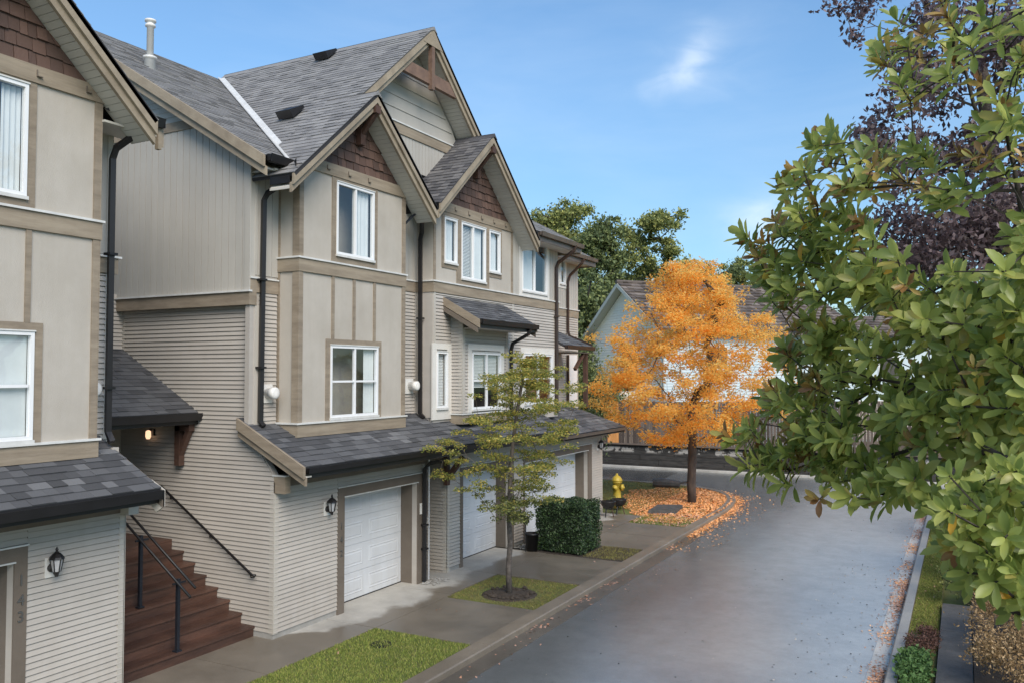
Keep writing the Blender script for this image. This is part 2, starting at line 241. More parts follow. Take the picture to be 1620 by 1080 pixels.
    # concrete: dry strip near the garages (x < -9.6), wet brown-grey elsewhere
    def conc(name, wet, dry, edge, wetr=.38):
        m = bpy.data.materials.new(name); m.use_nodes = True; t = m.node_tree; p = t.nodes['Principled BSDF']; lk = t.links.new
        g = nd(t, 'ShaderNodeNewGeometry'); sx = nd(t, 'ShaderNodeSeparateXYZ'); lk(g.outputs['Position'], sx.inputs[0])
        n1 = nd(t, 'ShaderNodeTexNoise'); n1.inputs['Scale'].default_value = .9; n1.inputs['Detail'].default_value = 5; lk(g.outputs['Position'], n1.inputs['Vector'])
        ma = nd(t, 'ShaderNodeMath', operation='MULTIPLY_ADD'); ma.inputs[1].default_value = 1.5; lk(n1.outputs['Fac'], ma.inputs[0]); lk(sx.outputs['X'], ma.inputs[2])
        mr = nd(t, 'ShaderNodeMapRange', interpolation_type='SMOOTHSTEP'); mr.inputs[1].default_value = edge+.75-.12; mr.inputs[2].default_value = edge+.75+.16
        yy = nd(t, 'ShaderNodeMapRange'); yy.inputs[1].default_value = 11.4; yy.inputs[2].default_value = 10.4; yy.inputs[3].default_value = 0; yy.inputs[4].default_value = 2.0; lk(sx.outputs['Y'], yy.inputs[0])
        ya_ = nd(t, 'ShaderNodeMath', operation='ADD'); lk(ma.outputs[0], ya_.inputs[0]); lk(yy.outputs[0], ya_.inputs[1]); lk(ya_.outputs[0], mr.inputs[0])
        n2 = nd(t, 'ShaderNodeTexNoise'); n2.inputs['Scale'].default_value = .8; n2.inputs['Detail'].default_value = 9; n2.inputs['Roughness'].default_value = .7; lk(g.outputs['Position'], n2.inputs['Vector'])
        m2 = nd(t, 'ShaderNodeMapRange'); m2.inputs[1].default_value = .3; m2.inputs[2].default_value = .7; m2.inputs[3].default_value = .68; m2.inputs[4].default_value = 1.25; lk(n2.outputs['Fac'], m2.inputs[0])
        mx = nd(t, 'ShaderNodeMix', data_type='RGBA'); mx.inputs['A'].default_value = (*dry, 1); mx.inputs['B'].default_value = (*wet, 1); lk(mr.outputs[0], mx.inputs['Factor'])
        n4 = nd(t, 'ShaderNodeTexNoise'); n4.inputs['Scale'].default_value = 70; n4.inputs['Detail'].default_value = 4; lk(g.outputs['Position'], n4.inputs['Vector'])
        m4 = nd(t, 'ShaderNodeMapRange'); m4.inputs[1].default_value = .3; m4.inputs[2].default_value = .7; m4.inputs[3].default_value = .82; m4.inputs[4].default_value = 1.16; lk(n4.outputs['Fac'], m4.inputs[0])
        mm = nd(t, 'ShaderNodeMath', operation='MULTIPLY'); lk(m2.outputs[0], mm.inputs[0]); lk(m4.outputs[0], mm.inputs[1])
        sc = nd(t, 'ShaderNodeVectorMath', operation='SCALE'); lk(mx.outputs['Result'], sc.inputs[0]); lk(mm.outputs[0], sc.inputs['Scale']); lk(sc.outputs[0], p.inputs['Base Color'])
        rr = nd(t, 'ShaderNodeMapRange'); rr.inputs[3].default_value = .85; rr.inputs[4].default_value = wetr; lk(mr.outputs[0], rr.inputs[0])
        r2 = nd(t, 'ShaderNodeMath', operation='MULTIPLY', use_clamp=True); lk(rr.outputs[0], r2.inputs[0]); lk(m2.outputs[0], r2.inputs[1]); lk(r2.outputs[0], p.inputs['Roughness'])
        b = nd(t, 'ShaderNodeBump'); b.inputs['Strength'].default_value = .25; b.inputs['Distance'].default_value = .006; lk(n4.outputs['Fac'], b.inputs['Height']); lk(b.outputs[0], p.inputs['Normal'])
        M[name] = m
    conc('concrete', (.170, .146, .115), (.40, .385, .35), -9.62)
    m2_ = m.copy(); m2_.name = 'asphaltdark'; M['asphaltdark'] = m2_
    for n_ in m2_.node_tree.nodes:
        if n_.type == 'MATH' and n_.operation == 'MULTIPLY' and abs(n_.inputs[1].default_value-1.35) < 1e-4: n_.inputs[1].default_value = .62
    conc('kerb', (.215, .178, .135), (.4, .4, .4), -30, .45)
    conc('pandark', (.12, .103, .083), (.4, .4, .4), -30, .4)
    conc('kerbgrey', (.31, .295, .265), (.4, .4, .4), -30, .5)
    conc('kerbpale', (.47, .45, .41), (.4, .4, .4), -30, .35)
special()
# ------------------------------------------------------------------ object helpers
def tag(o, label=None, cat=None, group=None, kind=None):
    if label: o['label'] = label
    if cat: o['category'] = cat
    if group: o['group'] = group
    if kind: o['kind'] = kind
    return o
def thing(name, loc, label, cat, group=None):
    o = bpy.data.objects.new(name, None); C.objects.link(o); o.location = loc; o.empty_display_size = .2
    return tag(o, label, cat, group)
def woff(p):
    v = Vector((0, 0, 0))
    while p is not None: v += Vector(p.location); p = p.parent
    return v
class MB:
    def __init__(s): s.v = []; s.f = []
    def add(s, vs, fs):
        n = len(s.v); s.v += [tuple(v) for v in vs]; s.f += [tuple(i+n for i in f) for f in fs]; return s
    def box(s, x0, x1, y0, y1, z0, z1):
        return s.add([(x0,y0,z0),(x1,y0,z0),(x1,y1,z0),(x0,y1,z0),(x0,y0,z1),(x1,y0,z1),(x1,y1,z1),(x0,y1,z1)],
                     [(3,2,1,0),(4,5,6,7),(0,1,5,4),(1,2,6,5),(2,3,7,6),(3,0,4,7)])
    def par(s, p, a, b, c):
        p, a, b, c = map(Vector, (p, a, b, c))
        if a.cross(b).dot(c) < 0: a, b = b, a
        return s.add([p,p+a,p+a+b,p+b,p+c,p+a+c,p+a+b+c,p+b+c], [(3,2,1,0),(4,5,6,7),(0,1,5,4),(1,2,6,5),(2,3,7,6),(3,0,4,7)])
    def prism(s, poly, d):
        d = Vector(d); P = [Vector(p) for p in poly]; n = len(P)
        nn = Vector((0, 0, 0))
        for i in range(n): nn += P[i].cross(P[(i+1) % n])
        if nn.dot(d) > 0: P.reverse()
        return s.add(P+[p+d for p in P], [tuple(range(n)), tuple(range(2*n-1, n-1, -1))]+[(i, i+n, (i+1) % n+n, (i+1) % n)[::-1][::-1] for i in range(n)])
    def tube(s, path, r, n=8, cap=True):
        P = [Vector(p) for p in path]; R = r if isinstance(r, (list, tuple)) else [r]*len(P)
        base = len(s.v); up = Vector((0, 0, 1)); prev = None
        for i, p in enumerate(P):
            t = (P[min(i+1, len(P)-1)]-P[max(i-1, 0)]).normalized()
            if prev is None:
                a = t.orthogonal().normalized() if abs(t.z) < .9 else Vector((1, 0, 0)); a = (a-t*a.dot(t)).normalized()
                if abs(t.z) < .9: a = t.cross(up).normalized()
            else: a = (prev-t*prev.dot(t)).normalized()
            prev = a; b = t.cross(a)
            for k in range(n):
                th = 2*pi*(k+.5)/n; s.v.append(tuple(p+(a*cos(th)+b*sin(th))*R[i]))
        for i in range(len(P)-1):
            for k in range(n):
                k2 = (k+1) % n; s.f.append((base+i*n+k, base+i*n+k2, base+(i+1)*n+k2, base+(i+1)*n+k))
        if cap:
            s.f.append(tuple(base+k for k in range(n))[::-1]); e = base+(len(P)-1)*n; s.f.append(tuple(e+k for k in range(n)))
        return s
    def lathe(s, c, prof, n=16, axis='z'):
        c = Vector(c); base = len(s.v)
        for r, h in prof:
            for k in range(n):
                th = 2*pi*k/n
                q = {'z': (r*cos(th), r*sin(th), h), 'x': (h, r*cos(th), r*sin(th)), 'y': (r*sin(th), h, r*cos(th))}[axis]
                s.v.append(tuple(c+Vector(q)))
        for i in range(len(prof)-1):
            for k in range(n):
                k2 = (k+1) % n; s.f.append((base+i*n+k, base+i*n+k2, base+(i+1)*n+k2, base+(i+1)*n+k))
        s.f.append(tuple(base+k for k in range(n))[::-1]); e = base+(len(prof)-1)*n; s.f.append(tuple(e+k for k in range(n)))
        return s
    def build(s, name, m, parent=None, smooth=False, loc=None):
        me = bpy.data.meshes.new(name)
        off = woff(parent)
        if loc is not None: L0 = Vector(loc)
        else: L0 = off
        me.from_pydata([tuple(Vector(v)-L0) for v in s.v], [], s.f)
        me.materials.append(M[m] if isinstance(m, str) else m)
        if smooth: me.polygons.foreach_set('use_smooth', [True]*len(me.polygons))
        me.update()
        o = bpy.data.objects.new(name, me); C.objects.link(o); o.parent = parent; o.location = L0-off
        return o
def box(name, m, parent, *a): return MB().box(*a).build(name, m, parent)
def solo(name, m, mb, label, cat, group=None, kind=None, smooth=False):
    xs = [v[0] for v in mb.v]; ys = [v[1] for v in mb.v]; zs = [v[2] for v in mb.v]
    o = mb.build(name, m, None, smooth, loc=((min(xs)+max(xs))/2, (min(ys)+max(ys))/2, min(zs)))
    return tag(o, label, cat, group, kind)
def struct(name, m, mb): return tag(mb.build(name, m, None), kind='structure')
_cache = {}
def interval(poly, v):
    us = []
    n = len(poly)
    for i in range(n):
        (u0, v0), (u1, v1) = poly[i], poly[(i+1) % n]
        if abs(v1-v0) < 1e-9:
            if abs(v-v0) < 1e-6: us += [u0, u1]
        elif (v-v0)*(v-v1) <= 1e-9: us.append(u0+(u1-u0)*(v-v0)/(v1-v0))
    return (min(us), max(us)) if us else None
def courses(name, parent, m, O, U, V, poly, exp, lift=.012, w=None, jit=.25, holes=(), indiv=False, flat=False, over=None, gap=.004, thick=None, ragged=0.0):
    """clad a convex polygon (u,v) on a plane with rows of boards/shingles; rows run along U and step along V"""
    O, U, V = Vector(O), Vector(U).normalized(), Vector(V).normalized(); N = U.cross(V)
    off = woff(parent); mb = MB(); made = 0
    if exp == .0765:
        lift, over, thick = .026, -.012, .008
    if over is None: over = .012
    if thick is None: thick = 0.0
    vmin = min(p[1] for p in poly); vmax = max(p[1] for p in poly)
    k = 0; v = vmin; res = []
    while v < vmax-1e-4:
        vb = min(v+exp, vmax); e = 1e-5
        a = interval(poly, v+e); b = interval(poly, vb-e)
        if a is None or b is None: v = vb; continue
        segs = [(a[0], a[1], b[0], b[1])]
        for (h0, h1, g0, g1) in holes:
            if min(vb, g1)-max(v, g0) > .5*(vb-v):
                ns_ = []
                for s_ in segs:
                    if h1 <= min(s_[0], s_[2]) or h0 >= max(s_[1], s_[3]): ns_.append(s_); continue
                    if h0 > min(s_[0], s_[2])+.01: ns_.append((s_[0], h0, s_[2], h0))
                    if h1 < max(s_[1], s_[3])-.01: ns_.append((h1, s_[1], h1, s_[3]))
                segs = ns_
        for (a0, a1, b0, b1) in segs:
            if w is None: cuts = [(a0, a1, b0, b1)]
            else:
                cuts = []; u = min(a0, b0)-random.random()*w
                hi = max(a1, b1)
                while u < hi:
                    un = u+w*(1+random.uniform(-jit, jit))
                    if un > min(a0, b0)+.01:
                        p0, p1 = max(u+gap/2, a0), min(un-gap/2, a1); q0, q1 = max(u+gap/2, b0), min(un-gap/2, b1)
                        if p1 < p0: p0 = p1 = min(max((p0+p1)/2, a0), a1)
                        if q1 < q0: q0 = q1 = min(max((q0+q1)/2, b0), b1)
                        if (p1-p0)+(q1-q0) > .02: cuts.append((p0, p1, q0, q1))
                    u = un
            for (p0, p1, q0, q1) in cuts:
                hh = vb-v; lf = lift*(1+(random.choice((0, .0, .6)) if w and not flat else 0))
                dv = -ragged*random.random()
                top = 0.0015+thick
                if flat: pts = [(p0, gap, lf), (p1, gap, lf), (q1, hh, lf), (q0, hh, lf), (p0, gap, 0), (p1, gap, 0), (q1, hh, 0), (q0, hh, 0)]
                else: pts = [(p0, dv, lf), (p1, dv, lf), (q1, hh+over, top), (q0, hh+over, top), (p0, dv, 0), (p1, dv, 0), (q1, hh+over, 0), (q0, hh+over, 0)]
                fs = [(0,1,2,3), (4,5,1,0), (1,5,6,2), (4,0,3,7), (7,3,2,6)]
                if indiv:
                    bu = p0
                    L_ = [(round(x-bu, 4), round(y, 4), round(z, 4)) for x, y, z in pts]
                    key = (name, m, tuple(L_))
                    me = _cache.get(key)
                    if me is None:
                        me = bpy.data.meshes.new(name); me.from_pydata(L_, [], fs); me.materials.append(M[m]); me.update(); _cache[key] = me
                    o = bpy.data.objects.new(name, me); C.objects.link(o); o.parent = parent
                    R3 = Matrix((U, V, N)).transposed().to_4x4(); R3.translation = O+U*bu+V*v-off
                    o.matrix_basis = R3; made += 1
                else:
                    mb.add([O+U*x+V*(v+y)+N*z for x, y, z in pts], fs)
        v = vb; k += 1
    if indiv: return made
    return tag(mb.build(name, m, parent), kind='stuff')
XA, YA, ZA = Vector((1,0,0)), Vector((0,1,0)), Vector((0,0,1))
def rect(u0, u1, v0, v1): return [(u0, v0), (u1, v0), (u1, v1), (u0, v1)]
def facelap(name, parent, m, x, poly, exp=.0765, **k): return courses(name, parent, m, (x, 0, 0), YA, ZA, poly, exp, **k)      # faces +x, (y,z)
def sidelap(name, parent, m, y, poly, exp=.0765, **k): return courses(name, parent, m, (0, y, 0), XA, ZA, poly, exp, **k)      # faces -y, (x,z)
def facevert(name, parent, m, x, poly, w=.165, **k): return courses(name, parent, m, (x, 0, 0), ZA, -YA, [(z, -y) for y, z in poly], w, flat=True, **k)
def sidevert(name, parent, m, y, poly, w=.165, **k): return courses(name, parent, m, (0, y, 0), ZA, -XA, [(z, -x) for x, z in poly], w, flat=True, **k)
# ------------------------------------------------------------------ building helpers
G, W, CX, YS, B = -10.204, -10.69, -10.25, 10.66, -10.21
def slat(name, m, parent, p0, p1, a, b):
    p0, p1 = Vector(p0), Vector(p1); return MB().par(p0, p1-p0, a, b).build(name, m, parent)
def wallx(parent, name, m, x, y0, y1, z0, z1, holes=(), t=.1, front=-.002):
    """slab facing +x with rectangular holes (y0,y1,z0,z1)"""
    mb = MB(); ys = sorted({y0, y1, *[h[0] for h in holes], *[h[1] for h in holes]}); ys = [y for y in ys if y0 <= y <= y1]
    for a, b in zip(ys, ys[1:]):
        hs = sorted([h for h in holes if h[0] < (a+b)/2 < h[1]], key=lambda h: h[2]); z = z0
        for h in hs:
            if h[2] > z: mb.box(x+front-t, x+front, a, b, z, h[2])
            z = h[3]
        if z < z1: mb.box(x+front-t, x+front, a, b, z, z1)
    return mb.build(name, m, parent)
def wally(parent, name, m, y, poly, t=.1):
    return MB().prism([(x, y+.002, z) for x, z in poly], (0, t, 0)).build(name, m, parent)
def window(P, x, y0, y1, z0, z1, mull=(), trans=(), treat=None, fw=.045, sill=True, label=None, sl=.03, slide=False, rm=.25):
    """white vinyl window facing +x: frame part with pane, sill, interior and blind/curtain sub-parts"""
    f = MB(); xb, xf = x-.05, x+.022
    f.box(xb, xf, y0, y1, z1-fw, z1); f.box(xb, xf, y0, y1, z0, z0+fw)
    f.box(xb, xf, y0, y0+fw, z0+fw, z1-fw); f.box(xb, xf, y1-fw, y1, z0+fw, z1-fw)
    ys = [y0+fw, *mull, y1-fw]; zs = [z0+fw, *trans, z1-fw]
    for q in mull: f.box(xb+.01, xf-.006, q-.022, q+.022, z0+fw, z1-fw)
    segs = list(zip(ys, ys[1:]))
    for q in trans:
        for a, b in segs: f.box(xb+.012, xf-.008, a+.02, b-.02, q-.018, q+.018)
    o = f.build('window', 'vinyl', P)
    if label: o['label'] = label
    k = 0
    for i, (a, b) in enumerate(segs):
        for j, (c, d) in enumerate(zip(zs, zs[1:])):
            xg = x-.012-(.012 if slide and i == 0 else 0)
            MB().add([(xg, a, c), (xg, b, c), (xg, b, d), (xg, a, d)], [(0, 1, 2, 3)]).build('pane', 'glass', o)
        tr = treat[i] if treat else None
        if tr == 'curtain':       # folded cloth
            mb = MB(); n = 16; pts = []
            for q in range(n+1):
                yy = a+(b-a)*q/n; xx = x-.085+.018*sin(q*1.9)
                pts.append((xx, yy))
            vs = [(px, py, z0+fw) for px, py in pts]+[(px, py, z1-fw) for px, py in pts]
            mb.add(vs, [(q, q+1, q+n+2, q+n+1) for q in range(n)]); mb.build('curtain', 'curtain', o)
        elif tr == 'halfcurtain':
            mb = MB(); n = 10; vs = []
            for q in range(n+1): vs.append((x-.085+.02*sin(q*2.1), a+(b-a)*(.55+.45*q/n), z0+fw))
            vs += [(p[0], p[1]+.0, z1-fw) for p in vs]
            mb.add(vs, [(q, q+1, q+n+2, q+n+1) for q in range(n)]); mb.build('curtain', 'curtain', o)
        elif tr in ('blind', 'brownblind', 'halfblind'):
            mb = MB(); z = z1-fw-.02; zend = z0+fw if tr != 'halfblind' else z0+(z1-z0)*.38
            while z > zend:
                mb.add([(x-.10, a+.01, z), (x-.10, b-.01, z), (x-.078, b-.01, z-.03), (x-.078, a+.01, z-.03)], [(0, 1, 2, 3)]); z -= .034
            tag(mb.build('blind', 'blind' if tr != 'brownblind' else 'timberlight', o), kind='stuff')
        elif tr == 'shade':
            MB().box(x-.075, x-.065, a, b, z0+fw, z1-fw).build('roller_shade', 'curtain', o)
    r = MB(); xi = x-.9; xa = x-.06
    r.add([(xi, y0-rm, z0-rm), (xi, y1+rm, z0-rm), (xi, y1+rm, z1+rm), (xi, y0-rm, z1+rm)], [(0, 1, 2, 3)])
    r.add([(xi, y0-rm, z0-rm), (xa-.05, y0-rm, z0-rm), (xa-.05, y0-rm, z1+rm), (xi, y0-rm, z1+rm)], [(0, 1, 2, 3)])
    r.add([(xi, y1+rm, z0-rm), (xa-.05, y1+rm, z0-rm), (xa-.05, y1+rm, z1+rm), (xi, y1+rm, z1+rm)], [(0, 1, 2, 3)])
    r.add([(xi, y0-rm, z0-rm), (xi, y1+rm, z0-rm), (xa-.05, y1+rm, z0-rm), (xa-.05, y0-rm, z0-rm)], [(0, 1, 2, 3)])
    r.add([(xi, y0-rm, z1+rm), (xi, y1+rm, z1+rm), (xa-.05, y1+rm, z1+rm), (xa-.05, y0-rm, z1+rm)], [(0, 1, 2, 3)])
    r.build('room_interior', 'interior', o)
    if sill:
        MB().box(x-.0, x+.045, y0-.012, y1+.012, z0-.045, z0-.002).build('sill', 'flash', o)
        MB().box(x-.0, x+.035, y0-.01, y1+.01, z1+.002, z1+.02).build('head_flashing', 'flash', o)
    return o
def trims(P, m, x, rects, name='trim_board', d=.022):
    for (a, b, c, e) in rects: MB().box(x-.0, x+d, a, b, c, e).build(name, m, P)
def gutter(P, p0, p1, m='black', side=(1, 0, 0), h=.11, w=.11, name='gutter'):
    p0, p1, s = Vector(p0), Vector(p1), Vector(side); d = p1-p0; mb = MB()
    mb.par(p0-ZA*h, d, s*w*.75, ZA*.012); mb.par(p0-ZA*h, d, s*.01, ZA*h)
    q = p0-ZA*h+s*w*.75; mb.add([q, q+d, q+d+s*w*.25+ZA*h, q+s*w*.25+ZA*h, q-s*.012, q+d-s*.012, q+d+s*(w*.25-.012)+ZA*h, q+s*(w*.25-.012)+ZA*h],
        [(0,1,2,3), (7,6,5,4), (3,2,6,7), (0,3,7,4), (1,5,6,2)])
    for e in (p0, p1-d.normalized()*.01): mb.par(e-ZA*h, d.normalized()*.01, s*w*.9, ZA*h*.97)
    return mb.build(name, m, P)
def downpipe(P, path, m='black', r=.052, straps=()):
    o = MB().tube(path, r, 4).build('downspout', m, P)
    for z in straps:
        x, y = path[-2][0], path[-2][1]
        MB().box(x-r-.02, x+r+.012, y-r-.012, y+r+.012, z, z+.035).build('strap', m, o)
    return o
def vent(P, x, y, z):
    o = MB().box(x, x+.03, y-.16, y+.13, z-.17, z+.15).build('dryer_vent', 'plate', P)
    MB().lathe((x+.03, y, z), [(.085, 0), (.085, .10), (.10, .105), (.10, .20), (.07, .215), (.0, .215)], 18, 'x').build('vent_hood', 'plate', o, True)
def lantern(P, x, y, z, direction=XA):
    d = Vector(direction); p = Vector((x, y, z)); side = Vector((abs(d.y), abs(d.x), 0))
    o = MB().par(p-side*.075-ZA*.14, side*.15, ZA*.25, d*.02).build('wall_lantern', 'plate', P)
    MB().lathe(p+d*.02-ZA*.02, [(.055, 0), (.055, .03), (.03, .045)], 12, 'x' if abs(d.x) > .5 else 'y').build('backplate', 'black', o) if d.x > 0 or d.y > 0 else MB().par(p-side*.05-ZA*.07, side*.1, ZA*.1, d*.05).build('backplate', 'black', o)
    MB().tube([p+d*.04-ZA*.03, p+d*.09-ZA*.09, p+d*.13-ZA*.06], .013, 6).build('arm', 'black', o)
    c = p+d*.13
    MB().lathe(c, [(.045, -.06), (.075, .10), (.078, .105)], 6).build('lantern_glass', 'galv', o)
    mb = MB().lathe(c, [(.02, -.12), (.03, -.07), (.055, -.055)], 6)
    for k in range(6):
        a = 2*pi*k/6; mb.tube([c+Vector((.046*cos(a), .046*sin(a), -.06)), c+Vector((.078*cos(a), .078*sin(a), .105))], .007, 4)
    mb.lathe(c, [(.095, .10), (.085, .125), (.05, .165), (.022, .185), (.012, .20), (.02, .215), (.006, .25)], 8)
    mb.build('lantern_cage', 'black', o)
def digits(P, txt, x, y, zs, h=.15):
    for ch, z in zip(txt, zs):
        cu = bpy.data.curves.new('house_number', 'FONT'); cu.body = ch; cu.size = h*1.35; cu.extrude = .006; cu.align_x = 'CENTER'
        t = bpy.data.objects.new('t', cu); C.objects.link(t)
        bpy.context.view_layer.update()
        me = bpy.data.meshes.new_from_object(t.evaluated_get(bpy.context.evaluated_depsgraph_get()))
        bpy.data.objects.remove(t); me.name = 'house_number'; me.materials.clear(); me.materials.append(M['num'])
        o = bpy.data.objects.new('house_number', me); C.objects.link(o); o.parent = P
        o.rotation_euler = (pi/2, 0, pi/2); o.location = Vector((x, y, z))-woff(P)
        o['label'] = 'metal digit '+ch
def garagedoor(P, x, y0, y1, z1, cols=2, rows=4):
    o = MB().box(x-.05, x, y0, y1, .0, z1).build('garage_door', 'door', P)
    h = z1/rows; wd = (y1-y0)/cols
    for r in range(rows):
        MB().box(x, x+.012, y0+.003, y1-.003, r*h+.004, (r+1)*h-.004).build('door_section', 'door', o)
        for c in range(cols):
            a, b, c0, c1 = y0+c*wd+.10, y0+(c+1)*wd-.10, r*h+.11, (r+1)*h-.11
            xx = x+.012; mb = MB()
            # raised moulding round a slightly domed field
            vs = [(xx, a, c0), (xx, b, c0), (xx, b, c1), (xx, a, c1), (xx+.007, a+.02, c0+.02), (xx+.007, b-.02, c0+.02), (xx+.007, b-.02, c1-.02), (xx+.007, a+.02, c1-.02),
                  (xx-.003, a+.045, c0+.045), (xx-.003, b-.045, c0+.045), (xx-.003, b-.045, c1-.045), (xx-.003, a+.045, c1-.045), (xx+.006, a+.08, c0+.07), (xx+.006, b-.08, c0+.07), (xx+.006, b-.08, c1-.07), (xx+.006, a+.08, c1-.07)]
            fs = []
            for k in range(3):
                for q in range(4): fs.append((4*k+q, 4*k+(q+1) % 4, 4*k+4+(q+1) % 4, 4*k+4+q))
            fs.append((12, 13, 14, 15)); mb.add(vs, fs); mb.build('door_panel', 'door', o)
    MB().box(x-.02, x+.02, y0, y1, .0, .02).build('door_seal', 'rubber', o)
    return o
def garagewall(P, x, ylo, yhi, o0, o1, ztop, zwall, indiv, tl=.17, tr=.17, depth=.42, z0=.10, cols=2):
    wl = wallx(P, 'garage_wall', 'siding', x, ylo, yhi, 0, zwall, [(o0, o1, -1, ztop)], t=.12)
    MB().box(x-.08, x+.004, ylo, o0-tl, 0, z0).build('foundation', 'foundation', P)
    MB().box(x-.08, x+.004, o1+tr, yhi, 0, z0).build('foundation', 'foundation', P)
    for a, b in ((ylo, o0-tl), (o1+tr, yhi)):
        if b-a > .05: facelap('siding_board', wl, 'siding', x, rect(a, b, z0, zwall), indiv=indiv and b-a > .6)
    facelap('siding_board', wl, 'siding', x, rect(o0-tl, o1+tr, ztop+.20, zwall), indiv=False)
    trims(P, 'trimdark', x, [(o0-tl, o0, 0, ztop), (o1, o1+tr, 0, ztop), (o0-tl, o1+tr, ztop, ztop+.17)], 'garage_trim', .03)
    MB().box(x-.0, x+.05, o0-tl-.01, o1+tr+.01, ztop+.17, ztop+.19).build('head_flashing', 'flash', P)
    MB().box(x-.0, x+.042, o0-.01, o1+.01, ztop-.02, ztop-.001).build('head_flashing', 'flash', P)
    xd = x-depth
    MB().box(xd, x-.003, o0-.05, o0-.001, 0, ztop).build('jamb', 'trimdark', P); MB().box(xd, x-.003, o1+.001, o1+.05, 0, ztop).build('jamb', 'trimdark', P)
    MB().box(xd, x-.003, o0, o1, ztop+.001, ztop+.05).build('jamb', 'trimdark', P)
    garagedoor(P, xd, o0, o1, ztop-.0, cols)
def roofslab(P, name, O, U, V, poly, exp, m, w=.3, lift=.014, t=.06, indiv=False, jit=.35, deckmat='deck'):
    O, U, V = Vector(O), Vector(U).normalized(), Vector(V).normalized(); N = U.cross(V)
    o = MB().prism([O+U*u+V*v-N*.004 for u, v in poly], -N*t).build(name, deckmat, P)
    courses('shingle', o, m, O, U, V, poly, exp, lift, w=w, jit=jit, indiv=indiv, gap=.003, over=.03, ragged=.003)
    return o
def clip_gable(xb, xf, yc, za, s, hl, hr): pass
def gable(P, xw, xf, xb, yc, za, s, hl, hr, mroof, exp=.14, shakes=True, zbase=None, indiv=False, wood='cedar', xb_r=None):
    c, sn = 1/sqrt(1+s*s), s/sqrt(1+s*s)
    xbr = xb if xb_r is None else xb_r
    roofslab(P, 'gable_roof', (xb, yc-hl, za-s*hl), XA, (0, c, sn), rect(0, xf-xb, 0, hl/c), exp, mroof, .24)
    roofslab(P, 'gable_roof', (xf, yc+hr, za-s*hr), -XA, (0, -c, sn), rect(0, xf-xbr, 0, hr/c), exp, mroof, .24)
    MB().prism([(xb, yc-.13, za-s*.13+.012), (xb, yc, za+.03), (xb, yc+.13, za-s*.13+.012), (xb, yc, za-.05)], (xf+.02-xb, 0, 0)).build('ridge_cap', mroof, P)
    for sg, h in ((-1, hl), (1, hr)):
        y1, z1 = yc+sg*h, za-s*h
        for (dx0, dx1, dz, hh, nm) in ((-.045, .0, .012, .185, 'rake_board'), (-.10, -.047, .175, .15, 'rake_board'), (-.0, .008, -.006, .014, 'drip_edge')):
            y2 = y1-(0 if nm != 'rake_board' or dz < .1 else 0)
            MB().par((xf+dx0, yc, za-dz-hh), (0, y2-yc, z1-za), (dx1-dx0, 0, 0), (0, 0, hh)).build(nm, 'rake' if nm == 'rake_board' else 'deck', P)
        # soffit
        O = Vector((xf-.05, yc, za-.27)); V = Vector((0, sg*c, -sn)); U = Vector((-1, 0, 0))
        if U.cross(V).z > 0: U = XA.copy(); O = Vector((xw, yc, za-.27))
        so_ = MB().prism([(xw-.05, yc, za-.26), (xf-.1, yc, za-.26), (xf-.1, y1, z1-.26), (xw-.05, y1, z1-.26)], (0, 0, .04)).build('soffit', 'soffit', P)
        courses('soffit_panel', so_, 'soffit', O, U, V, rect(0, xf-.05-xw, 0, h/c-.02), .10, .008, flat=True, indiv=indiv, gap=.006)
        MB().box(xw-.05, xf-.1, min(y1, y1-sg*.02), max(y1, y1-sg*.02), z1-.16, z1-.03).build('eave_fascia', 'black', P)
    if zbase is not None:
        zt = za-.28; hb = (zt-zbase)/s
        poly = [(yc-hb, zbase), (yc+hb, zbase), (yc, zt)]
        wl = MB().prism([(xw-.002, y, z) for y, z in poly], (-.08, 0, 0)).build('gable_wall', 'cedar', P)
        if shakes: facelap('shake', wl, 'cedar', xw, poly, .178, lift=.022, w=.165, jit=.4, indiv=True, gap=.008, ragged=.02)
def gablebracket(P, xw, xf, yc, z, m='timber'):
    """king block with stub beam and knee under a gable peak"""
    MB().box(xw, xw+.13, yc-.07, yc+.07, z-1.0, z-.42).build('king_block', m, P)
    MB().box(xw, xf+.02, yc-.075, yc+.075, z-.44, z-.29).build('beam_end', m, P)
    MB().par((xw+.13, yc-.045, z-.80), (.36, 0, .38), (0, .09, 0), (-.06, 0, .07)).build('knee_brace', m, P)

# ================================================================== THE SETTING
g_ = MB()
g_.add([(-400, -60, -.13), (400, -60, -.13), (400, 900, -.13), (-400, 900, -.13)], [(0, 1, 2, 3)])
struct('ground', 'turf', g_)
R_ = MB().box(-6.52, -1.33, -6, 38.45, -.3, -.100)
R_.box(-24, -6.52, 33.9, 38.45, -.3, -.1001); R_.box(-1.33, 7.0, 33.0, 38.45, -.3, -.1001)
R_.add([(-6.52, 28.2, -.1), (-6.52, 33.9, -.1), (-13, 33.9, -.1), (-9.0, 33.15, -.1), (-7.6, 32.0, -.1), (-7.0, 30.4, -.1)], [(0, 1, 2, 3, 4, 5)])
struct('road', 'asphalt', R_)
struct('road_patch', 'asphaltdark', MB().prism([(-12.9, 33.95, -.096), (-11.4, 34.3, -.096), (-11.6, 37.8, -.096), (-14.5, 37.6, -.096), (-16.0, 36.5, -.096)], (0, 0, -.01)))
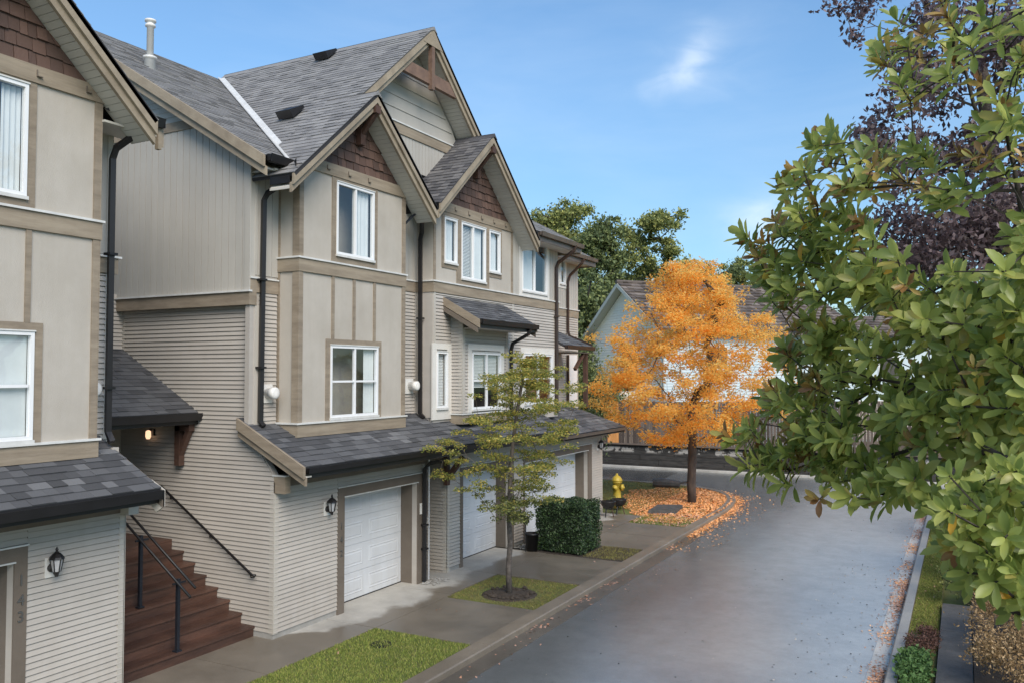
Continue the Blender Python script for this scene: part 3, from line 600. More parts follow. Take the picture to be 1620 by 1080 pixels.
# kerbs
def kerb_run(name, m, path, w, z0, z1, side):
    """sections of kerb about 3 m long along a polyline; side = +1 puts the width to the left of travel"""
    root = thing_struct(name, path[0])
    P = [Vector((x, y, 0)) for x, y in path]
    def nrm(i):
        t = (P[min(i+1, len(P)-1)]-P[max(i-1, 0)]).normalized(); return Vector((-t.y, t.x, 0))*side
    for i in range(len(P)-1):
        a, b = P[i], P[i+1]; na, nb = nrm(i), nrm(i+1); d = (b-a).normalized()*.004
        p = [a+d, b-d, b-d+nb*w, a+d+na*w]; mb = MB()
        bev = .02
        lo = [v+ZA*z0 for v in p]; mid = [v+ZA*(z1-bev) for v in p]; top = [p[0]+na*bev+ZA*z1, p[1]+nb*bev+ZA*z1, p[2]+ZA*z1, p[3]+ZA*z1]
        q = lo+mid+top
        fs = [(8, 9, 10, 11)]
        for s0 in (0, 4):
            for k in range(4): fs.append((s0+k, s0+(k+1) % 4, s0+4+(k+1) % 4, s0+4+k))
        if side < 0: fs = [f[::-1] for f in fs]
        mb.add(q, fs); mb.build('kerb_section', m, root)
    return root
def thing_struct(name, p):
    o = bpy.data.objects.new(name, None); C.objects.link(o); o.location = (p[0], p[1], 0); o['kind'] = 'structure'; return o
isl = [(-6.85, 27.7), (-6.95, 28.9), (-7.12, 30.0), (-7.40, 30.9), (-7.85, 31.7), (-8.5, 32.35), (-9.3, 32.8), (-10.6, 33.15), (-12.5, 33.35), (-17, 33.5)]
lp = [(-6.85, y) for y in (-3, 0, 3, 6, 9, 12.1, 15.2, 18.3, 21.4, 24.5)]+isl
kerb_run('kerb', 'kerb', lp, .29, -.2, .012, 1)
gp = MB()      # concrete gutter pans
def pan(path, w, side, z=-.094):
    P = [Vector((x, y, 0)) for x, y in path]
    root = thing_struct('gutter_pan', path[0])
    for i in range(len(P)-1):
        def nr(j):
            t = (P[min(j+1, len(P)-1)]-P[max(j-1, 0)]).normalized(); return Vector((-t.y, t.x, 0))*side
        a, b = P[i], P[i+1]; d = (b-a).normalized()*.004
        pts = [a+d+ZA*z, b-d+ZA*z, b-d+nr(i+1)*w+ZA*(z+.0), a+d+nr(i)*w+ZA*z]
        MB().prism(pts, (0, 0, -.08)).build('pan_section', 'pandark' if side < 0 else 'kerbpale', root)
pan(lp, .36, -1)
rk = [(-1.08, y) for y in (-3, 0, 3, 6, 9, 12, 15, 18, 21, 24, 27, 29.5)]
rk += [(-1.0, 30.7), (-.6, 31.7), (.2, 32.5), (1.4, 32.9), (7, 33.0)]
kerb_run('kerb', 'kerbgrey', rk, .17, -.2, .035, -1)
pan(rk, .28, 1)
kerb_run('kerb', 'kerbpale', [(-24, 38.42), (-18, 38.42), (-14, 38.42), (-10, 38.42), (-6, 38.42), (-2, 38.42), (3, 38.42), (7, 38.42)], .24, -.2, .0, 1)
# pavement and driveways: slabs with open joints
pv = thing_struct('pavement', (-9, 10))
def slab(x0, x1, y0, y1, z=.0): MB().box(x0+.006, x1-.006, y0+.006, y1-.006, -.15, z).build('concrete_slab', 'concrete', pv)
for a, b in ((-2, 1.5), (1.5, 4.6), (4.6, 7.78), (7.78, 9.4), (9.4, 11.98)): slab(-10.9 if a > 7.7 else G, -9.1, a, b)
slab(-9.1, -7.14, 4.6, 7.0)                                   # next driveway to the left, out of frame
slab(-10.7, -9.1, 11.98, 14.5); slab(-9.1, -7.14, 11.98, 14.27)
slab(-13.0, -9.15, 14.5, 16.45); slab(-10.7, -9.15, 16.45, 18.9); slab(-9.15, -7.14, 16.42, 18.85)
slab(-10.7, -8.9, 20.4, 24.1); slab(-8.9, -7.14, 20.4, 22.2); slab(-8.9, -7.14, 22.2, 23.9); slab(-10.3, -8.9, 24.1, 25.2)
# lawns and beds (thin sheets of soil and turf between the slabs)
bd = MB(); bd.box(-9.1, -7.14, 7.0, 11.98, -.15, -.012); bd.box(-9.15, -7.14, 14.27, 16.42, -.15, -.02)
struct('lawn', 'turf', bd)
struct('island_lawn', 'turf', MB().prism([(-7.14, 23.9, -.02), (-7.14, 27.7, -.02), (-7.24, 29, -.02), (-7.4, 30.1, -.02), (-7.66, 30.85, -.02), (-8.1, 31.5, -.02), (-8.7, 32.1, -.02), (-9.4, 32.5, -.02), (-10.6, 32.85, -.02), (-12.5, 33.05, -.02), (-17, 33.2, -.02), (-17, 27.5, -.02), (-10.3, 25.2, -.02), (-8.9, 25.2, -.02), (-8.9, 23.9, -.02)], (0, 0, -.12)))
struct('hedge_bed', 'soil', MB().box(-10.2, -7.14, 18.9, 20.4, -.15, -.01))
struct('verge', 'moss', MB().box(-.905, -.44, -3, 30, -.15, .0))
struct('garden_bed', 'soil', MB().box(.06, 7.0, -3, 33, -.15, .12))
# ================================================================== RIGHT-HAND TOWNHOUSE BLOCK
T = thing('townhouse_block', (-12.5, 18, 0), 'taupe three-storey townhouse block with gabled roofs and three white garage doors, beside the curving road', 'townhouse')
RS = .60                                        # main roof slope
zm = lambda x: 8.03+RS*(-10.14-x)
# --- side wall facing the stairs: lap siding below, vertical boards above
lowpoly = [(-14.1, 0), (G, 0), (G, 2.72), (-10.69, 3.35), (-10.69, 5.60), (-14.1, 5.60)]
sw = wally(T, 'side_wall', 'siding', YS, [(-16.5, 0), (G, 0), (G, 2.72), (-10.69, 3.3), (-10.69, 5.60), (-16.5, 5.60)])
for pl in ([(-14.1, .10), (G-.0, .10), (G-.0, 2.70), (-14.1, 2.70)], [(-14.1, 2.70), (G, 2.70), (-10.69, 3.30), (-14.1, 3.30)], rect(-14.1, W, 3.30, 5.62)):
    # keep the courses in one common rhythm
    e = .0765; v0 = min(p[1] for p in pl); k0 = math.ceil((v0-.10)/e-1e-6)
    if v0 <= .11: sidelap('siding_board', sw, 'siding', YS, rect(-14.1, G, .10, .10+e*34), indiv=True)
    elif abs(v0-2.70) < .01: sidelap('siding_board', sw, 'siding', YS, [(-14.1, .10+e*34), (G-.02, .10+e*34), (-10.69, .10+e*42), (-14.1, .10+e*42)], indiv=True)
    else: sidelap('siding_board', sw, 'siding', YS, rect(-14.1, W, .10+e*42, 5.62), indiv=True)
MB().box(-14.1, G-.0, YS-.012, YS, 0, .095).build('foundation', 'foundation', T)
up = wally(T, 'side_wall', 'siding_up', YS-.13, [(-16.5, 5.70), (W, 5.70), (W, zm(W)-.1), (-16.4, zm(-16.4)-.1)], .23)
sidevert('siding_board', up, 'siding_up', YS-.13, [(-14.6, 5.80), (W, 5.80), (W, 8.30), (-11.72, 8.84), (-14.6, 8.84)][:5], .165, indiv=True, lift=.014, gap=.012)
sidelap('siding_board', up, 'siding_up', YS-.13, [(-14.6, 8.97), (-12.1, 8.97), (-14.6, 10.3)], .11, indiv=True)
MB().box(-14.6, -11.75, YS-.165, YS-.132, 8.80, 8.97).build('trim_board', 'trim', T)
MB().box(-14.4, W+.03, YS-.165, YS+.0, 5.58, 5.80).build('band_board', 'trim', T)
MB().box(-14.4, W+.05, YS-.20, YS-.12, 5.80, 5.83).build('band_flashing', 'flash', T)
MB().box(W-.10, W+.022, YS-.16, YS-.132, 5.835, 8.15).build('corner_board', 'siding_up', T)
MB().box(W-.09, W+.018, YS-.018, YS+.075, 3.45, 5.575).build('corner_board', 'cornerpost', T)
MB().box(G-.085, G+.02, YS-.02, YS+.085, .08, 2.60).build('corner_board', 'cornerpost', T)
MB().box(-14.13, -14.03, YS-.02, YS, 3.6, 5.58).build('corner_board', 'cornerpost', T)
# --- strip of front wall between the corner and the first bay
wallx(T, 'front_wall', 'siding', W, YS-.125, 15.5, 3.3, 8.3)
st = T
facelap('siding_strip', st, 'siding', W, rect(YS+.075, 11.16, 3.45, 6.05))
facelap('siding_strip', st, 'siding', W, rect(14.36, 15.52, 3.45, 6.20))
facevert('siding_strip', st, 'siding_up', W, rect(YS-.02, 11.2, 6.1, 8.1), .165, lift=.012, gap=.012)
facevert('siding_strip', st, 'siding_up', W, rect(14.35, 15.52, 6.46, 8.1), .165, lift=.012, gap=.012)
MB().box(W, W+.03, YS-.14, 11.2, 5.80, 6.03).build('band_board', 'trim', T); MB().box(W, W+.05, YS-.15, 11.2, 6.03, 6.055).build('band_flashing', 'flash', T)
MB().box(W, W+.03, 14.35, 15.5, 6.2, 6.43).build('band_board', 'trim', T); MB().box(W, W+.05, 14.35, 15.5, 6.43, 6.46).build('band_flashing', 'flash', T)
MB().box(W, W+.022, 15.42, 15.5, 3.45, 6.2).build('corner_board', 'cornerpost', T)
vent(T, W+.012, 10.92, 4.08); vent(T, W+.012, 15.20, 4.15)
# --- first bay (unit with the two-sash and the four-pane window)
def bay(P, y0, y1, up, lo, treat_u, treat_l, studs, xf=B, xr=W, mirror=False):
    u, l = up, lo
    wallx(P, 'bay_wall', 'stucco', xf, y0, y1, 3.31, 8.3, [u, l], t=.08, front=0)
    for yy, d in ((y0, 1), (y1, -1)): MB().box(xr, xf-.0805, min(yy, yy+d*.08), max(yy, yy+d*.08), 3.31, 8.3).build('bay_wall', 'stucco', P)
    x = xf
    # skirt, flashings, band, frieze
    for (a, b, m, d) in ((3.31, 3.53, 'trimh', .035), (6.20, 6.43, 'trimh', .035), (8.05, 8.27, 'trimh', .035)):
        MB().box(xf, xf+d, y0-d, y1+d, a, b).build('band_board', m, P)
        MB().box(xr, xf, y0-d, y0-.001, a, b).build('band_board', m, P); MB().box(xr, xf, y1+.001, y1+d, a, b).build('band_board', m, P)
    for z in (3.531, 6.431):
        MB().box(xf, xf+.06, y0-.06, y1+.06, z, z+.03).build('band_flashing', 'flash', P); MB().box(xr, xf, y0-.06, y0-.001, z, z+.03).build('band_flashing', 'flash', P)
        MB().box(xr, xf, y1+.001, y1+.06, z, z+.03).build('band_flashing', 'flash', P)
    # corner boards and studs
    for z0, z1 in ((3.562, 6.199), (6.462, 8.049)):
        trims(P, 'trim', xf, [(y0, y0+.09, z0, z1), (y1-.09, y1, z0, z1)], 'corner_board')
        MB().box(xf-.13, xf+.022, y0-.02, y0-.001, z0, z1).build('corner_board', 'trim', P); MB().box(xf-.13, xf+.022, y1+.001, y1+.02, z0, z1).build('corner_board', 'trim', P)
        MB().box(xr+.0, xr+.05, y0-.02, y0-.001, z0, z1).build('corner_board', 'trim', P)
    a, b, c, d = u; t = .115
    trims(P, 'trim', x, [(a-t, a, 6.462, 8.049), (b, b+t, 6.462, 8.049), (a, b, 6.462, c-.05), (a, b, d+.022, 8.049)], 'window_trim', .018)
    a, b, c, d = l
    trims(P, 'trim', x, [(a-t, a, 3.562, d+t), (b, b+t, 3.562, d+t), (a, b, d+.022, d+t)], 'window_trim', .018)
    trims(P, 'trim', x, [(s-.035, s+.035, d+t+.001, 6.199) for s in studs], 'stud_board')
    window(P, x+.012, *u, mull=[(u[0]+u[1])/2], treat=treat_u, slide=True)
    window(P, x+.012, *l, mull=[(l[0]+l[1])/2], trans=[l[2]+(l[3]-l[2])*.5], treat=treat_l)
def hooks(P, x, ys, z=8.14):
    for y in ys:
        MB().box(x, x+.012, y-.02, y-.008, z, z+.075).box(x, x+.03, y-.02, y+.05, z-.012, z).build('hook', 'trimdark', P)
bay(T, 11.20, 14.35, (12.17, 13.30, 6.62, 7.97), (12.03, 13.45, 3.61, 4.93), [None, 'curtain'], [None, 'halfcurtain'], (12.10, 12.71, 13.34))
hooks(T, B+.036, (11.9, 12.5, 13.1))
# --- second unit: stucco gable part then vertical boards
Y2, Y3 = 15.5, 21.95
uw = [(15.92, 16.46, 6.92, 7.93), (16.65, 17.78, 6.62, 7.93), (17.96, 18.51, 6.92, 7.93)]
wallx(T, 'upper_wall', 'stucco', CX, Y2, 19.2, 6.2, 8.3, uw, t=.08, front=0)
MB().box(W, CX-.081, Y2, Y2+.08, 6.2, 8.3).build('upper_wall', 'stucco', T); MB().box(W, CX-.081, Y2, Y2+.08, 3.3, 6.2).build('upper_wall', 'siding', T)
wE = (19.70, 21.20, 6.60, 7.95)
wb = wallx(T, 'upper_wall', 'siding_up', CX, 19.2, Y3, 6.2, 8.3, [wE])
for y0, y1, z0, z1 in ((19.2, 19.55, 6.46, 8.08), (21.35, Y3, 6.46, 8.08)): facevert('siding_strip', wb, 'siding_up', CX, rect(y0, y1, z0, z1), .165, lift=.014, gap=.012)
trims(T, 'casing', CX, [(19.55, 19.70, 6.462, 8.08), (21.20, 21.35, 6.462, 8.08), (19.70, 21.20, 6.462, 6.55), (19.70, 21.20, 7.97, 8.08)], 'window_trim', .03)
window(T, CX+.02, *wE, mull=[20.45], treat=['shade', None], slide=True)
for (a, b, c, d), mu, tr in zip(uw, ([], [17.2], []), (['curtain'], ['blind', 'curtain'], ['curtain'])): window(T, CX+.012, a, b, c, d, mull=mu, treat=tr, slide=True)
t = .09
trims(T, 'trim', CX, [(15.92-t, 15.92, 6.78, 8.049), (15.92, 16.46, 6.78, 6.87), (16.46, 16.65, 6.462, 8.049), (16.65, 17.78, 6.462, 6.57), (17.78, 17.96, 6.462, 8.049), (17.96, 18.51, 6.78, 6.87), (18.51, 18.51+t, 6.78, 8.049),
     (15.92, 16.46, 7.955, 8.049), (16.65, 17.78, 7.955, 8.049), (17.96, 18.51, 7.955, 8.049)], 'window_trim', .018)
trims(T, 'trim', CX, [(15.5, 15.58, 6.462, 8.049), (19.12, 19.2, 6.462, 8.049)], 'corner_board', .02)
MB().box(CX, CX+.035, Y2-.035, Y3+.03, 6.2, 6.43).build('band_board', 'trimh', T); MB().box(CX, CX+.06, Y2-.06, Y3+.05, 6.431, 6.461).build('band_flashing', 'flash', T)
MB().box(W, CX, Y2-.035, Y2-.001, 6.2, 6.43).build('band_board', 'trimh', T); MB().box(W, CX, Y2-.06, Y2-.001, 6.431, 6.461).build('band_flashing', 'flash', T)
MB().box(CX, CX+.035, Y2, 19.25, 8.05, 8.27).build('frieze_board', 'trimh', T); MB().box(CX, CX+.03, 19.25, Y3, 8.08, 8.3).build('frieze_board', 'cornerpost', T)
hooks(T, CX+.036, (15.75, 16.35, 16.95, 17.55, 18.15, 18.75))
# middle storey of the second unit
hF, hG = (15.60, 16.05, 3.66, 4.90), (19.80, 21.50, 3.62, 4.93)
wl = wallx(T, 'front_wall', 'siding', CX, Y2, Y3, 3.2, 6.2, [hF, hG, (16.4, 18.2, 3.3, 5.2)])
facelap('siding_strip', wl, 'siding', CX, rect(Y2+.08, 19.16, 3.40, 6.2), holes=[(15.44, 16.22, 3.4, 5.07), (16.23, 18.35, 3.3, 5.6)])
facelap('siding_strip', wl, 'siding', CX, rect(19.24, Y3-.08, 3.40, 6.2), holes=[(19.62, 21.66, 3.4, 5.1)])
trims(T, 'cornerpost', CX, [(15.5, 15.58, 3.4, 6.2), (19.16, 19.24, 3.4, 6.2), (Y3-.08, Y3, 3.3, 6.2)], 'corner_board', .02)
MB().box(W, CX, Y2-.018, Y2-.0, 3.45, 6.2).build('corner_board', 'siding', T)
trims(T, 'casing', CX, [(15.44, 15.60, 3.40, 4.95), (16.05, 16.22, 3.40, 4.95), (15.60, 16.05, 3.40, 3.61), (15.44, 16.22, 4.951, 5.08)], 'window_trim', .035)
window(T, CX+.03, *hF, treat=['blind'], rm=.04)
trims(T, 'casing', CX, [(19.62, 19.80, 3.40, 4.95), (21.50, 21.66, 3.40, 4.95), (19.80, 21.50, 3.40, 3.57), (19.62, 21.66, 4.951, 5.10)], 'window_trim', .035)
window(T, CX+.03, *hG, mull=[20.65], trans=[4.28], treat=['brownblind', None])
# bay with its own shed roof
DX, D0, D1 = -9.94, 16.23, 18.35
hD = (16.60, 17.95, 3.60, 4.90)
bw = wallx(T, 'bay_wall', 'siding', DX, D0, D1, 3.28, 5.60, [hD], t=.07)
facelap('siding_strip', bw, 'siding', DX, rect(D0+.1, D1-.1, 3.53, 5.6), holes=[(16.44, 18.12, 3.5, 5.09)])
sb = MB().box(CX, DX-.075, D0, D0+.06, 3.28, 5.85).build('bay_wall', 'siding', T)
sidelap('siding_strip', sb, 'siding', D0, rect(CX, DX, 3.53, 5.75))
MB().box(CX, DX-.075, D1-.06, D1, 3.28, 5.85).build('bay_wall', 'siding', T)
trims(T, 'cornerpost', DX, [(D0-.015, D0+.09, 3.53, 5.6), (D1-.09, D1+.015, 3.53, 5.6)], 'corner_board', .02)
MB().box(DX-.09, DX+.0, D0-.018, D0-.0, 3.53, 5.7).build('corner_board', 'cornerpost', T)
trims(T, 'casing', DX, [(16.44, 16.60, 3.53, 4.95), (17.95, 18.12, 3.53, 4.95), (16.44, 18.12, 4.951, 5.09)], 'window_trim', .035)
window(T, DX+.03, *hD, mull=[17.28], trans=[4.25], treat=['halfblind', 'halfblind'])
MB().box(CX, DX+.035, D0-.035, D1+.035, 3.28, 3.49).build('band_board', 'trimh', T); MB().box(CX, DX+.06, D0-.06, D1+.06, 3.491, 3.52).build('band_flashing', 'flash', T)
# shed roof over that bay
aw = thing('x', (0, 0, 0), None, None); bpy.data.objects.remove(aw)
sA = (6.12-5.60)/(.93); cA = 1/sqrt(1+sA*sA)
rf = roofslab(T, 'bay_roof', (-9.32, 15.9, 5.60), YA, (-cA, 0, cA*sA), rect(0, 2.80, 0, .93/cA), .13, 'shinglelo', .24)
for y in (15.88, 18.70):
    MB().par((-9.30, y, 5.60-.19), (-.95, 0, .95*sA), (0, .04, 0), (0, 0, .185)).build('rake_board', 'trim', T)
    MB().par((-9.34, y+.005, 5.60-.30), (-.91, 0, .91*sA), (0, .03, 0), (0, 0, .115)).build('rake_board', 'trimdark', T)
MB().box(-9.36, -9.33, 15.92, 18.70, 5.41, 5.58).build('fascia_board', 'black', T)
gutter(T, (-9.33, 15.93, 5.60), (-9.33, 18.70, 5.60))
MB().prism([(-10.25, 16.25, 5.42), (-9.36, 16.25, 5.42), (-9.36, 18.5, 5.42), (-10.25, 18.5, 5.42)], (0, 0, .02)).build('soffit', 'siding', T)
downpipe(T, [(-9.28, 18.3, 5.5), (-9.32, 18.28, 5.36), (-9.80, 18.38, 5.15), (-9.85, 18.39, 5.0), (-9.85, 18.40, 3.45)])
# --- rear stepped-back part at the far end
X4, Y4 = -11.1, 25.3
wl = wallx(T, 'rear_wall', 'siding_up', X4, Y3, Y4, 3.0, 8.2, [(23.88, 24.3, 7.22, 8.0)])
facevert('siding_strip', wl, 'siding_up', X4, rect(Y3, Y4, 6.46, 8.1), .165, lift=.014, gap=.012, holes=[(7.1, 8.1, -24.42, -23.76)])
facelap('siding_strip', wl, 'siding', X4, rect(Y3, Y4, 3.3, 6.2))
MB().box(X4, X4+.035, Y3, Y4+.03, 6.2, 6.43).build('band_board', 'trimh', T); MB().box(X4, X4+.06, Y3, Y4+.06, 6.431, 6.461).build('band_flashing', 'flash', T)
trims(T, 'cornerpost', X4, [(Y4-.09, Y4+.01, 3.3, 8.1)], 'corner_board', .02)
trims(T, 'casing', X4, [(23.76, 23.88, 7.08, 8.1), (24.30, 24.42, 7.08, 8.1), (23.88, 24.30, 7.08, 7.17)], 'window_trim', .03)
window(T, X4+.02, 23.88, 24.30, 7.22, 8.0, treat=['curtain'])
MB().box(X4-.1, CX-.11, Y3-.1, Y3, 3.2, 8.2).build('return_wall', 'siding_up', T)
MB().box(-16, X4-.003, Y4-.1, Y4, 0, 8.2).build('end_wall', 'siding', T)
MB().box(X4, X4+.03, 24.5, 25.2, 3.4, 5.0).build('rear_door', 'vinyl', T)
# small porch roof there
sP = .55; cP = 1/sqrt(1+sP*sP)
roofslab(T, 'porch_roof', (-10.05, 22.0, 5.22), YA, (-cP, 0, cP*sP), [(0, 0), (2.05, 0), (1.1, 1.05/cP), (0, 1.05/cP)], .14, 'shinglelo', indiv=False)
gutter(T, (-10.05, 22.0, 5.22), (-10.05, 24.05, 5.22), 'brownpipe')
MB().box(-11.1, -10.06, 22.0, 24.0, 5.02, 5.05).build('soffit', 'trimdark', T)
MB().box(-10.22, -10.10, 23.7, 23.82, 3.4, 5.02).build('porch_post', 'timber', T)
MB().par((-10.2, 23.0, 4.5), (0, .68, .5), (.08, 0, 0), (0, -.07, .07)).build('knee_brace', 'timber', T)
# --- gables and roofs
gable(T, B, -9.72, -10.95, 12.78, 9.745, .89, 2.25, 2.10, 'shingleup', zbase=8.27, indiv=True)
gablebracket(T, B+.02, -9.72, 12.78, 9.78)
gable(T, CX, -9.70, -13.6, 17.25, 10.05, .88, 2.30, 2.45, 'shinglemid', zbase=8.27, indiv=False)
gablebracket(T, CX+.02, -9.70, 17.25, 10.05)
# big rear gable
ya, za, sa = 15.41, 12.04, .890
gable(T, -10.75, -10.2, -16.6, ya, za, sa, 4.35, 2.9, 'shingleup', zbase=None)
MB().prism([(-10.752, ya-2.6, 9.0), (-10.752, ya+2.6, 9.0), (-10.752, ya+1.6, 10.3), (-10.752, ya, 11.75), (-10.752, ya-1.6, 10.3)], (-.1, 0, 0)).build('gable_wall', 'siding_up', T)
gw = T.children[-1]
facelap('siding_board', gw, 'siding_up', -10.75, [(ya-1.9, 9.88), (ya+1.9, 9.88), (ya+.6, 11.15), (ya-.6, 11.15)], .27, lift=.02, indiv=True)
facevert('siding_board', gw, 'siding_up', -10.75, rect(14.4, 17.6, 8.9, 9.62), .13, lift=.014, gap=.012, indiv=True)
MB().box(-10.75, -10.71, 13.9, 17.6, 9.62, 9.84).build('band_board', 'trimh', T); MB().box(-10.75, -10.69, 13.9, 17.6, 9.841, 9.87).build('band_flashing', 'flash', T)
MB().prism([(-10.36, ya-1.27, 10.78), (-10.36, ya+1.27, 10.78), (-10.36, ya+.98, 11.05), (-10.36, ya-.98, 11.05)], (.1, 0, 0)).build('collar_beam', 'timberlight', T)
MB().box(-10.30, -10.20, ya-.055, ya+.055, 10.66, 11.75).build('king_post', 'timberlight', T)
MB().prism([(-10.205, ya, 12.0), (-10.205, ya-.38, 11.62), (-10.205, ya+.38, 11.62)], (.012, 0, 0)).build('gusset', 'rake', T)
# main roof, left of the big gable
cm = 1/sqrt(1+RS*RS)
roofslab(T, 'main_roof', (-10.14, 10.28, 8.03), YA, (-cm, 0, cm*RS), rect(0, .80, 0, 6.35/cm), .14, 'shingleup')
roofslab(T, 'main_roof', (-10.14, 10.28, 8.03), YA, (-cm, 0, cm*RS), rect(.80, 5.1, .42, 6.35/cm), .14, 'shingleup')
roofslab(T, 'main_roof', (-9.72, 19.5, 8.12), YA, (-cm, 0, cm*RS), [(0, 0), (2.95, 0), (.05, 2.9/cm), (0, 2.9/cm)], .14, 'shingleup')
roofslab(T, 'main_roof', (-9.72, 22.45, 8.12), -XA, (0, -cm, cm*RS), [(0, 0), (5, 0), (5, 2.9/cm), (2.9, 2.9/cm)], .14, 'shingleup')
roofslab(T, 'main_roof', (-10.60, 20.4, 8.14), YA, (-cm, 0, cm*RS), [(0, 0), (5.25, 0), (5.25-3, 3/cm), (0, 3/cm)], .14, 'shingleup')
roofslab(T, 'main_roof', (-10.60, 25.65, 8.14), -XA, (0, -cm, cm*RS), [(0, 0), (5.5, 0), (5.5, 3/cm), (3, 3/cm)], .14, 'shingleup')
for (m0, a, b) in (('gutterbrown', (-9.72, 19.7, 8.12), (-9.72, 22.45, 8.12)), ('gutterbrown', (-10.60, 22.3, 8.14), (-10.60, 25.65, 8.14))):
    gutter(T, a, b, 'gutterbrown'); MB().box(a[0]-.03, a[0]-.001, a[1], b[1], 7.88, 8.10).build('fascia_board', 'gutterbrown', T)
MB().box(CX, -9.75, 19.4, 22.42, 7.90, 7.93).build('soffit', 'soffit', T); MB().box(X4, -10.63, 21.9, 25.6, 7.92, 7.95).build('soffit', 'soffit', T)
MB().box(-10.6, -9.72, 22.43, 22.47, 7.86, 8.12).build('fascia_board', 'rake', T)
MB().box(-12.6, -10.6, 25.62, 25.66, 7.88, 8.14).build('fascia_board', 'rake', T)
# rake of the main roof over the side wall
for (y, dz, hh, m_) in ((10.23, .01, .19, 'rake'), (10.28, .19, .15, 'rake')):
    MB().par((-10.12, y, 8.03-dz-hh), (-6.3, 0, 6.3*RS), (0, .05, 0), (0, 0, hh)).build('rake_board', m_, T)
so_ = MB().prism([(-10.2, 10.3, zm(-10.2)-.24), (-16.4, 10.3, zm(-16.4)-.24), (-16.4, 10.66, zm(-16.4)-.24), (-10.2, 10.66, zm(-10.2)-.24)], (0, 0, .03)).build('soffit', 'soffit', T)
MB().box(-10.69, -10.17, 10.56, 11.16, 7.84, 7.87).build('soffit', 'soffit', T)
gutter(T, (-10.14, 10.32, 8.05), (-10.14, 11.0, 8.05), h=.13, w=.13)
gutter(T, (-10.16, 10.98, 8.03), (-9.76, 10.62, 8.00), side=(.6, -.6, 0), h=.13, w=.12)
gutter(T, (-10.16, 14.80, 8.05), (-10.16, 15.2, 8.05), h=.16, w=.16)
# valley flashing
v0 = Vector((-10.16, 15.41-(12.04-8.05)/.89, 8.05)); v1 = Vector((-10.14-(11.85-8.03)/.6, 15.41-(12.04-11.85)/.89, 11.85)); d = (v1-v0)
vf = MB().par(v0+Vector((0, 0, .03)), d, (0, -.11, 0), (.008, 0, .013)); vf.par(v0+Vector((0, 0, .03)), d, (.13, 0, 0), (0, -.010, .011)); vf.build('valley_flashing', 'flash', T)
MB().par((-9.42, 10.49, z0_-.17) if 'z0_' in globals() else (-9.42, 10.49, 2.73), (-1.48, 0, .74), (0, .19, 0), (0, 0, .02)).build('rake_soffit', 'soffit', T)
# roof vents
def roofvent(x, y):
    z = za-sa*(ya-y); s_ = Vector((0, 1, sa)).normalized(); n_ = Vector((0, -sa, 1)).normalized(); p = Vector((x, y, z))+n_*.015
    p = p+n_*.03; mb = MB().prism([p, p+s_*.42, p+s_*.42+n_*.06, p+n_*.17], (.38, 0, 0)); mb.build('roof_vent', 'black', T)
roofvent(-13.15, 14.95); roofvent(-11.85, 12.42)
vz = 10.6
MB().lathe((-14.42, 11.42, vz-.12), [(.13, 0), (.10, .28), (.135, .29), (.135, .33), (.07, .34)], 16).build('flue_flashing', 'flash', T, True)
MB().lathe((-14.42, 11.42, vz+.2), [(.068, 0), (.068, .62), (.10, .63), (.10, .67), (.075, .68), (.075, .72), (.11, .73), (.11, .77), (.03, .80)], 16).build('flue_pipe', 'plate', T, True)
# --- lower roof over the garages
z0_ = 2.90; sl_ = .5; cl = 1/sqrt(1+sl_*sl_)
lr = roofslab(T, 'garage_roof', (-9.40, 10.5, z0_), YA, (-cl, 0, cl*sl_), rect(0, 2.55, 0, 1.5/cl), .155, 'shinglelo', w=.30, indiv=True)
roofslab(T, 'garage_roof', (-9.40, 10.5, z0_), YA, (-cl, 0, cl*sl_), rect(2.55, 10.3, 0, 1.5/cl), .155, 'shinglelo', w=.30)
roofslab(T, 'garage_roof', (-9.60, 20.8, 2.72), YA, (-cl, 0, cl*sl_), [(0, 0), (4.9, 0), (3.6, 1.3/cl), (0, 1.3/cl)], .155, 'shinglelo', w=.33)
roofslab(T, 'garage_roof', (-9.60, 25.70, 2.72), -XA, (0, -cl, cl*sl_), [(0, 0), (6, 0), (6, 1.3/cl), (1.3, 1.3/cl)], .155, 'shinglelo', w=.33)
for (dz, hh, y) in ((.0, .19, 10.44), (.18, .13, 10.48)):
    MB().par((-9.38, y, z0_-dz-hh+.01), (-1.5, 0, .75), (0, .05, 0), (0, 0, hh)).build('rake_board', 'trim', T)
MB().box(-9.46, -9.43, 10.5, 20.8, z0_-.19, z0_-.03).build('fascia_board', 'black', T)
gutter(T, (-9.43, 10.55, z0_-.015), (-9.43, 20.8, z0_-.015), h=.09, w=.08)
gutter(T, (-9.62, 20.8, 2.71), (-9.62, 25.7, 2.71), 'gutterbrown', h=.09, w=.08)
MB().box(-10.2, -9.46, 10.72, 20.8, 2.70, 2.725).build('soffit', 'trimdark', T); MB().box(-10.2, -9.65, 20.8, 25.6, 2.55, 2.575).build('soffit', 'trimdark', T)
MB().box(-12, -9.62, 25.66, 25.7, 2.54, 2.70).build('fascia_board', 'gutterbrown', T)
MB().box(G-.0, G+.03, YS, 15.1, 2.50, 2.70).build('frieze_board', 'trimdark', T); MB().box(G+.0, G+.24, YS-.02, YS+.12, 2.42, 2.70).build('beam_end', 'trim', T); MB().box(G-.03, G+.26, YS-.03, YS+.13, 2.70, 2.725).build('beam_cap', 'flash', T)
